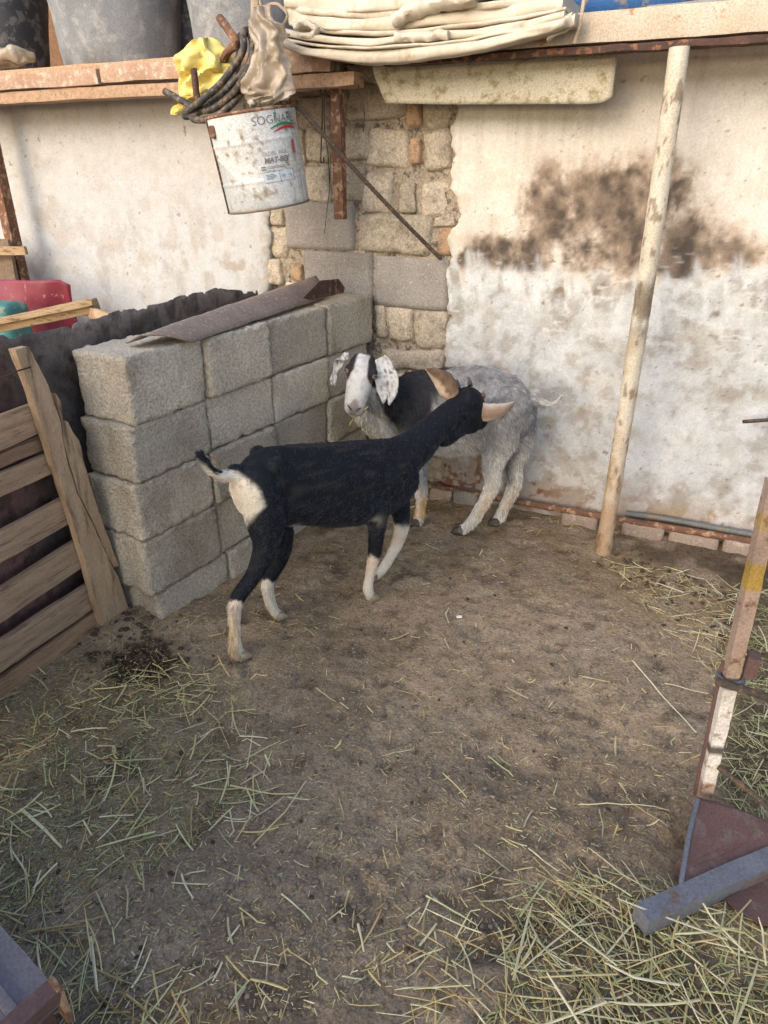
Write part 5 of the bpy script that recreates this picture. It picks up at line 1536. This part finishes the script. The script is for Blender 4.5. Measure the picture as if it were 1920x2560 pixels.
addl('tail', [(592, 1186, 0), (560, 1190, 0), (530, 1176, 0), (510, 1152, .005), (503, 1138, .005)], [.034, .026, .022, .018, .013], SB, .6)
for s_ in (-1, 1):                                                       # hip bones, shoulder blades, elbows
    hc_ = SB(668, 1148); ball(mb, hc_ + BN * s_ * .062, .028); hc_ = SB(958, 1185); ball(mb, hc_ + BN * s_ * .052, (.05, .05, .065))
# head: nose pointing away, down and a little right
ha = unit(.42 * RIGHT - .72 * ZUP - .55 * TOCAM); hr = unit(RIGHT - ha * (RIGHT @ ha)); hf = np.cross(hr, ha)
if hf[2] < 0: hf = -hf
hp = SB(1160, 990, -.01)
HS = [(-.020, .034, .034, -.012), (.008, .054, .054, -.004), (.045, .062, .062, 0), (.085, .059, .062, 0), (.125, .047, .055, -.002), (.165, .039, .045, -.004), (.195, .034, .035, -.006), (.212, .020, .020, -.008)]
loft(mb, [(hp + ha * t + hf * fo, hr * w, hf * h, 2.1) for t, w, h, fo in HS], 24)
CH.append((np.array([hp + ha * t for t, *_ in HS]), np.array([(w + h) / 2 for _, w, h, _ in HS]))); NAMES.append('head')
limb(mb, [SB(1110, 1085, -.01), SB(1150, 1060, -.015), SB(1178, 1062, -.03)], [.05, .048, .036])
limb(mb, [hp + ha * .06 - hf * .042, hp + ha * .13 - hf * .036, hp + ha * .185 - hf * .024], [.042, .033, .021])
me = fuse(mb, .006, 7); me.name = 'goat_body'
V, Nn = mverts(me); ci, ct = nearest(V, CH)
ls = (V - HM) @ BD; ll = (V - HM) @ BN; lz = V[:, 2]
n1 = fbm(V * 18, 311, 3); n2 = fbm(V * 60, 312, 3)
blk = np.array([.0065, .0076, .0115]); wht = np.array([.66, .60, .50])  # blue tint in the black stands in for the coat's bluish sheen
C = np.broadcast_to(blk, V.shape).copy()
ridge = sst(.03, .0, np.abs(lz - np.interp(ls, [q for q in np.linspace(-.15, .7, 8)], [0.52] * 8)))
C = lerp(C, (.085, .065, .05), sst(.52, .70, fbm(np.stack([ls * 14, ll * 70, lz * 70], -1), 313, 3)) * sst(.47, .53, lz) * (ci == 0) * .22)  # brownish sun highlights put into the coat colour along the back
id_ = {n: i for i, n in enumerate(NAMES)}
# rump blaze: a wedge on the rear that narrows down the back of the thigh
zr = [SB(x, y, .05) for x, y in [(612, 1180), (645, 1215), (652, 1250), (636, 1272), (632, 1300), (622, 1340), (612, 1380)]]
zz_ = np.array([q[2] for q in zr])[::-1]; ss_ = np.array([(q - HM) @ BD for q in zr])[::-1]
edge = np.interp(lz, zz_, ss_, left=-1, right=-1) - .016
body = np.isin(ci, [id_['body'], id_['near_hind'], id_['far_hind'], id_['tail']])
C = lerp(C, wht, sst(.012, -.012, ls - edge + (n1 - .5) * .03) * body * (lz > zz_[0]) * (lz < zz_[-1]))
tl = ci == id_['tail']
C = lerp(C, wht, tl * sst(.0, -.3, Nn[:, 2] + (n1 - .5) * .3) * sst(.85, .55, ct))
C = lerp(C, (.62, .30, .26), np.exp(-(np.linalg.norm(V - SB(560, 1228, .01), axis=1) / .030) ** 2) * .8)
for nm, lo_, hi_ in (('near_hind', .555, .585), ('far_hind', .52, .56), ('near_front', .50, .535), ('far_front', .22, .3)):
    m = ci == id_[nm]; C = lerp(C, wht, m * sst(lo_, hi_, ct + (n1 - .5) * .10 + (n2 - .5) * .06))
for nm, a_, b_ in (('near_hind', .58, .09), ('near_front', .56, .10), ('far_front', .42, .05)):
    m = (ci == id_[nm]) & (C[:, 0] > .35); C = lerp(C, (.58, .42, .32), m * np.exp(-((ct - a_) / b_) ** 2) * .6)
m = ci == id_['near_hind']; C = lerp(C, (.60, .44, .24), m * sst(.6, .72, ct) * sst(.2, -.5, Nn @ BD) * .75)
for q, rr in ((SB(935, 1292, .05), .026), (SB(742, 1322, .05), .016)):
    C = lerp(C, wht, np.exp(-(np.linalg.norm(V - q, axis=1) / rr) ** 2) * 1.3 * sst(.3, .5, n1))
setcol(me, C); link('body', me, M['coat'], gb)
flow = np.broadcast_to(-BD * .9 - ZUP * .55, V.shape).copy(); leg = np.isin(ci, [id_[k] for k in ('near_hind', 'far_hind', 'near_front', 'far_front')]) & (ct > .3)
flow[leg] = -ZUP + BD * .12; flow[ci == id_['neck']] = -BD * .7 - ZUP * .6; flow[tl] = unit(SB(503, 1138) - SB(592, 1186))
flow[ci == id_['head']] = -ha
ln = np.full(len(V), .014); ln[leg] = .012; ln[tl] = .022; ln[ci == id_['head']] = .010
hock = (ci == id_['near_hind']) & (ct > .58) & (ct < .92) & (Nn @ BD < .1); ln[hock] = .040
ln[(ci == id_['near_front']) & (ct > .88)] = .024; ln[(ci == id_['near_hind']) & (ct > .9)] = .026; ln[(ci == id_['far_hind']) & (ct > .6)] = .022
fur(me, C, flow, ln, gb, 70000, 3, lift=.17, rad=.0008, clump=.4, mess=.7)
for (x, y, l) in ((606, 1648, .073), (697, 1545, -.07), (928, 1497, .042)):
    q = SB(x, y, l); q[2] = max(q[2], 0); g_ = ground_z(np.array([q[0]]), np.array([q[1]]))[0]; q[2] = g_ + .006; hoof(q, BD, gb, .024, M['palehoof'])
q = SB(930, 1444, -.045); hoof(q, -BD, gb, .021, M['palehoof'])


def ear_col(edge_c, in_c, root_c):
    def f(u, t, V):
        n = fbm(V * 30, 321, 3); c = np.broadcast_to(np.array(in_c), V.shape).copy()
        c = lerp(c, edge_c, sst(.35, .95, np.abs(t) + (n - .5) * .3)); return lerp(c, root_c, sst(.34, .04, u + (n - .5) * .15))
    return f


def far_ear(u, t, V):
    n = fbm(V * np.array([60, 60, 60]), 322, 3); c = np.broadcast_to(np.array([.24, .145, .09]), V.shape).copy()
    c = lerp(c, (.16, .10, .065), sst(.5, .65, n)); c = lerp(c, (.60, .46, .35), sst(-.25, -.6, t + (n - .5) * .4)); return lerp(c, (.42, .25, .15), sst(.2, .0, u))


leaf([SB(1166, 1016, .012), SB(1194, 1026, .02), SB(1226, 1031, .03), SB(1258, 1024, .035), SB(1286, 1004, .035)], [.024, .036, .041, .031, .004], .95 * ZUP + .25 * TOCAM, -.35, ear_col((.66, .54, .44), (.44, .29, .205), (.52, .28, .16)), 'ear', gb, .003)
leaf([SB(1132, 992, -.03), SB(1122, 972, -.04), SB(1106, 950, -.05), SB(1086, 934, -.055), SB(1064, 921, -.055)], [.027, .040, .038, .022, .002], unit(.85 * RIGHT + .55 * ZUP - .25 * TOCAM), .55, far_ear, 'ear', gb, .003)
for s_ in (-1, 1):
    b0 = hp + ha * .012 + hr * s_ * .024 + hf * .050
    mbh = MB(); tube(mbh, spline([b0, b0 + hf * .018 - ha * .004, b0 + hf * .032 - ha * .016], 8), np.linspace(.011, .004, 8), 10); mbh.build('horn_bud', M['hoof'], gb)
    mbe = MB(); ball(mbe, hp + ha * .062 + hr * s_ * .056 + hf * .024, .0135); mbe.build('eye', M['eye'], gb)

# ------------------------------------------------------------------ grey and black goat along the wall, looking at the camera
PG = np.array([-.9, 2.80, 0.]); GN = np.array([0, -1., 0]); GD = np.array([-1., 0, 0])


def SG(x, y, l=0.0): return PP(x, y, PG + GN * l, GN)


gg = empty('goat', SG(1150, 1320) * np.array([1, 1, 0]), 'grey and black goat with white face and spotted hanging ears standing along the wall', 'goat')
mb = MB(); CH = []; NAMES = []
ST = [((1333, 1004), (1332, 1048), .032), ((1314, 974), (1316, 1086), .068), ((1284, 940), (1286, 1108), .096), ((1240, 923), (1240, 1120), .106), ((1185, 916), (1185, 1128), .115), ((1125, 920), (1128, 1132), .116), ((1065, 925), (1070, 1130), .110),
      ((1015, 932), (1025, 1118), .092), ((985, 950), (995, 1095), .066)]
secs = []; cl = []; cr = []
for tp_, bt, w in ST:
    a, b = SG(*tp_), SG(*bt); secs.append(((a + b) / 2, -GN * w, (a - b) / 2, 2.25)); cl.append((a + b) / 2); cr.append((w + np.linalg.norm(a - b) / 2) / 2)
loft(mb, secs, 32); CH.append((np.array(cl), np.array(cr))); NAMES.append('body')
addl('neck', [(1010, 1015, .0), (975, 1005, .06), (945, 985, .12), (925, 955, .165), (914, 925, .18)], [.105, .092, .076, .062, .055], SG)
addl('chest', [(1000, 1060, .0), (965, 1064, .05), (935, 1052, .10), (915, 1040, .13)], [.09, .080, .060, .045], SG)
addl('near_hind', [(1272, 1010, .035), (1252, 1090, .055), (1232, 1160, .068), (1230, 1210, .072), (1208, 1258, .074), (1178, 1305, .075), (1158, 1322, .075)], [.096, .078, .044, .033, .025, .024, .022], SG)
addl('far_hind', [(1290, 1020, -.04), (1296, 1095, -.06), (1284, 1160, -.07), (1286, 1208, -.073), (1268, 1252, -.074), (1252, 1288, -.075), (1244, 1300, -.075)], [.088, .070, .040, .031, .024, .023, .021], SG)
addl('near_front', [(1030, 1050, .05), (1040, 1140, .07), (1048, 1200, .08), (1052, 1232, .085), (1052, 1268, .09), (1046, 1296, .093), (1042, 1308, .095)], [.075, .048, .032, .027, .021, .023, .021], SG)
addl('far_front', [(1012, 1060, -.05), (1000, 1140, -.065), (992, 1200, -.07), (988, 1230, -.07), (985, 1262, -.075), (983, 1280, -.075)], [.07, .045, .03, .027, .021, .022], SG)
addl('tail', [(1328, 992, 0), (1350, 1005, .0), (1372, 1011, .0), (1390, 1006, 0), (1400, 994, 0)], [.036, .024, .016, .012, .008], SG, .7)
ha = unit(-.20 * RIGHT - .90 * ZUP + .38 * TOCAM); hr = unit(RIGHT - ha * (RIGHT @ ha)); hf = np.cross(ha, hr)
if hf @ TOCAM < 0: hf = -hf
hp = SG(911, 895, .215)
HS = [(-.022, .026, .024, -.026), (-.010, .042, .040, -.022), (.012, .055, .050, -.012), (.040, .061, .054, -.004), (.068, .062, .056, .0), (.095, .054, .054, .004), (.125, .052, .053, .007), (.155, .049, .049, .006), (.185, .0465, .044, .003), (.208, .0455, .039, -.001), (.226, .041, .032, -.005),
      (.240, .028, .018, -.010)]
loft(mb, [(hp + ha * t + hf * fo, hr * w, hf * h, 2.15) for t, w, h, fo in HS], 28)
CH.append((np.array([hp + ha * t + hf * fo for t, w, h, fo in HS]), np.array([(w + h) / 2 for _, w, h, _ in HS]))); NAMES.append('head')
limb(mb, [hp + ha * .07 - hf * .045, hp + ha * .14 - hf * .042, hp + ha * .20 - hf * .034, hp + ha * .232 - hf * .026], [.042, .036, .028, .020])     # jaw
for s_ in (-1, 1): ball(mb, hp + ha * .058 + hr * s_ * .052 + hf * .030, (.018, .020, .016), np.stack([hr, ha, hf]))                              # brow
me = fuse(mb, .0052, 6); me.name = 'goat_body'
V, Nn = mverts(me); ci, ct = nearest(V, CH); id_ = {n: i for i, n in enumerate(NAMES)}
n1 = fbm(V * 16, 331, 3); n2 = fbm(V * 60, 332, 3); n3 = fbm(V * 160, 333, 2)
grey = np.array([.23, .226, .226]); lgrey = np.array([.38, .366, .35]); dk = np.array([.020, .019, .021]); crm = np.array([.68, .64, .57]); tanc = np.array([.62, .38, .15])
C = np.broadcast_to(grey, V.shape).copy()
C = lerp(C, (.15, .14, .135), sst(.48, .62, n2) * .55); C = lerp(C, lgrey, sst(.42, .62, n1) * .6)
lx = V[:, 0]; lz = V[:, 2]; xb = SG(1120, 920)[0]; body = np.isin(ci, [id_['body'], id_['neck'], id_['chest']])
xe = np.interp(lz, [SG(1070, 1130, .11)[2], SG(1072, 1020, .11)[2], SG(1085, 960, .08)[2], SG(1118, 915, .02)[2]], [SG(1070, 1130, .12)[0], SG(1080, 1020, .12)[0], SG(1090, 960, .10)[0], SG(1118, 915, .02)[0]])
xf = SG(962, 1000, .12)[0]
black = body * sst(.018, -.018, lx - xe + (n1 - .5) * .07)
C = lerp(C, dk, black)
low = sst(SG(1200, 1060)[2], SG(1200, 1150)[2], lz)
C = lerp(C, crm, (ci == id_['body']) * low * .85)
neckw = sst(.02, -.02, lx - xf - .18 * (SG(980, 1000, .1)[2] - lz) + (n1 - .5) * .05)
C = lerp(C, (.46, .44, .41), body * neckw); C = lerp(C, (.66, .62, .54), np.isin(ci, [id_['chest'], id_['neck']]) * sst(SG(950, 1000, .1)[2], SG(950, 1050, .1)[2], lz) * neckw)
for nm, lo_, hi_ in (('near_hind', .40, .7), ('far_hind', .40, .7), ('near_front', .35, .6), ('far_front', .35, .6)):
    m = ci == id_[nm]; C = lerp(C, crm, m * sst(lo_ - .05, hi_ - .1, ct + (n1 - .5) * .1) * .9); C = lerp(C, tanc, m * np.exp(-((ct - .64) / .15) ** 2) * sst(.35, -.3, Nn @ GD + (n1 - .5) * .4))
m = ci == id_['near_front']; C = lerp(C, tanc, m * sst(.55, .7, ct) * sst(-.1, .6, Nn @ GD) * .7)
m = np.isin(ci, [id_['near_hind'], id_['far_hind']]); C = lerp(C, crm, m * sst(.3, -.6, Nn @ GD) * sst(.05, .25, ct) * .7)
m = ci == id_['tail']; C = lerp(C, (.40, .385, .355), m * 1.0)
# face: white with dark patches round the eyes and on the crown
hd = ci == id_['head']; hl = V - hp; t_ = hl @ ha; r_ = hl @ hr; f_ = hl @ hf
near_head = hd | ((np.abs(r_) < .075) & (t_ > -.05) & (t_ < .27) & (f_ > -.085) & (f_ < .09))
face = np.broadcast_to(np.array([.60, .585, .555]), V.shape).copy(); face = lerp(face, (.40, .39, .375), sst(.42, .66, n2) * .6)
blaze = np.interp(t_, [-.03, .0, .03, .06, .10, .13, .2], [.020, .025, .027, .028, .042, .08, .1])
patch = sst(.006, -.004, blaze - np.abs(r_) + (n1 - .5) * .02) * sst(.118, .100, t_ + (n1 - .5) * .02) * sst(-.075, -.045, f_)
face = lerp(face, (.024, .022, .024), patch)
face = lerp(face, (.03, .028, .03), sst(-.004, -.018, t_ + (n1 - .5) * .02))
for s_ in (-1, 1):
    q = hp + ha * .098 + hr * s_ * .046 + hf * .028; face = lerp(face, (.30, .17, .10), np.exp(-((V - q) ** 2).sum(1) / .012 ** 2) * .5)
    q = hp + ha * .222 + hr * s_ * .016 + hf * .026; face = lerp(face, (.30, .235, .235), np.exp(-((V - q) ** 2).sum(1) / .014 ** 2) * .9)
face = lerp(face, (.27, .215, .21), sst(.030, .020, np.abs(r_) + .6 * np.abs(t_ - .214) + (n1 - .5) * .01) * (f_ > 0) * .9)
face = lerp(face, (.20, .16, .14), np.exp(-((t_ - .232 + .5 * np.abs(r_)) / .004) ** 2) * (f_ > -.03) * (f_ < .012) * .8)
C = np.where(near_head[:, None], face, C)
setcol(me, C); link('body', me, M['coat'], gg)
flow = np.broadcast_to(-GD * .75 - ZUP * .75, V.shape).copy(); leg = np.isin(ci, [id_[k] for k in ('near_hind', 'far_hind', 'near_front', 'far_front')])
flow[leg & (ct > .25)] = -ZUP - GD * .2; flow[np.isin(ci, [id_['neck'], id_['chest']])] = -ZUP - GD * .25; flow[ci == id_['tail']] = unit(SG(1400, 994) - SG(1328, 992)); flow[near_head] = ha * .3 - hf * .2 + hr * .0
flow[near_head] = -ha
ln = np.full(len(V), .020); ln[black > .5] = .017; ln[leg] = .019; ln[(ci == id_['body']) & (low > .4)] = .034; ln[near_head] = .0055; ln[np.isin(ci, [id_['chest'], id_['neck']])] = .028; ln[ci == id_['tail']] = .02
rear = leg & (Nn @ GD < .2); ln[rear] = .027; ln[leg & (ct > .85)] = .020; ln[near_head] = .0055
fur(me, C, flow, ln, gg, 85000, 5, lift=.25, rad=.0009, var=.4, clump=.6)
for (x, y, l) in ((1148, 1334, .075), (1240, 1310, -.075), (1041, 1319, .095), (982, 1290, -.075)):
    q = SG(x, y, l); g_ = ground_z(np.array([q[0]]), np.array([q[1]]))[0]; q[2] = g_ + .008; hoof(q, unit(GD + .25 * GN), gg, .029)
for s_ in (-1, 1):
    c_ = hp + ha * .072 + hr * s_ * .0555 + hf * .030; o_ = unit(hf * .75 + hr * s_ * .66)
    mbe = MB(); ball(mbe, c_, .0125); ey = mbe.build('eye', M['eye'], gg)
    mbe = MB(); ball(mbe, c_ + o_ * .0108, (.006, .0022, .003), np.stack([unit(np.cross(ha, o_)), ha, o_])); mbe.build('pupil', M['pupil'], ey)
    for sg in (-1, 1):
        mbe = MB(); e1_ = unit(np.cross(ha, o_)); q = np.linspace(-1, 1, 9)
        tube(mbe, np.array([c_ + o_ * (.012 * math.sqrt(max(0, 1 - k * k * .6))) + e1_ * k * .012 + ha * sg * (.0062 * (1 - k * k * .7)) for k in q]), .0032, 8)
        mbe.build('eyelid', M['nose'], ey)
    mbe = MB(); b0 = hp + ha * .216 + hr * s_ * .019 + hf * .034
    tube(mbe, spline([b0 + hr * s_ * .009 - ha * .008 - hf * .004, b0, b0 - hr * s_ * .010 + ha * .008 - hf * .003], 9), .0032, 8, flat=.6); mbe.build('nostril', M['pupil'], gg)


def spotted(u, t, V):
    n = fbm(V * 26, 341, 3); s1 = fbm(V * np.array([110, 110, 60]), 342, 2); s2 = fbm(V * np.array([150, 150, 50]), 343, 2)
    c = np.broadcast_to(np.array([.58, .57, .555]), V.shape).copy()
    c = lerp(c, (.20, .195, .20), sst(.50, .66, s2) * .75); return lerp(c, (.05, .05, .055), sst(.70, .76, s1) * .9)


leaf([SG(950, 894, .20), SG(958, 912, .205), SG(966, 945, .22), SG(968, 980, .225), SG(965, 1012, .222)], [.022, .036, .050, .045, .016], unit(RIGHT + .25 * TOCAM), .30, spotted, 'ear', gg, .005, fork=.028)
leaf([SG(874, 890, .19), SG(858, 893, .185), SG(846, 910, .185), SG(838, 930, .19), SG(833, 948, .20), SG(832, 964, .205)], [.012, .020, .022, .010, .019, .010], [unit(ZUP + .3 * RIGHT), unit(.6 * ZUP + .9 * RIGHT), unit(RIGHT + .5 * TOCAM), unit(RIGHT + .5 * TOCAM)], .35, spotted, 'ear', gg, .005)
mb = MB()
for pts in ([(900, 1030), (890, 1038), (880, 1052), (874, 1062)], [(896, 1028), (904, 1034), (901, 1042)], [(905, 1026), (914, 1022), (920, 1016)]):
    tube(mb, spline([SG(x, y, .30) for x, y in pts], 8), .0028, 6, col=(.55, .42, .12))
thing(mb, 'straw_wisp', M['straw'], 'wisp of yellow straw sticking out of the white faced goat mouth', 'straw')
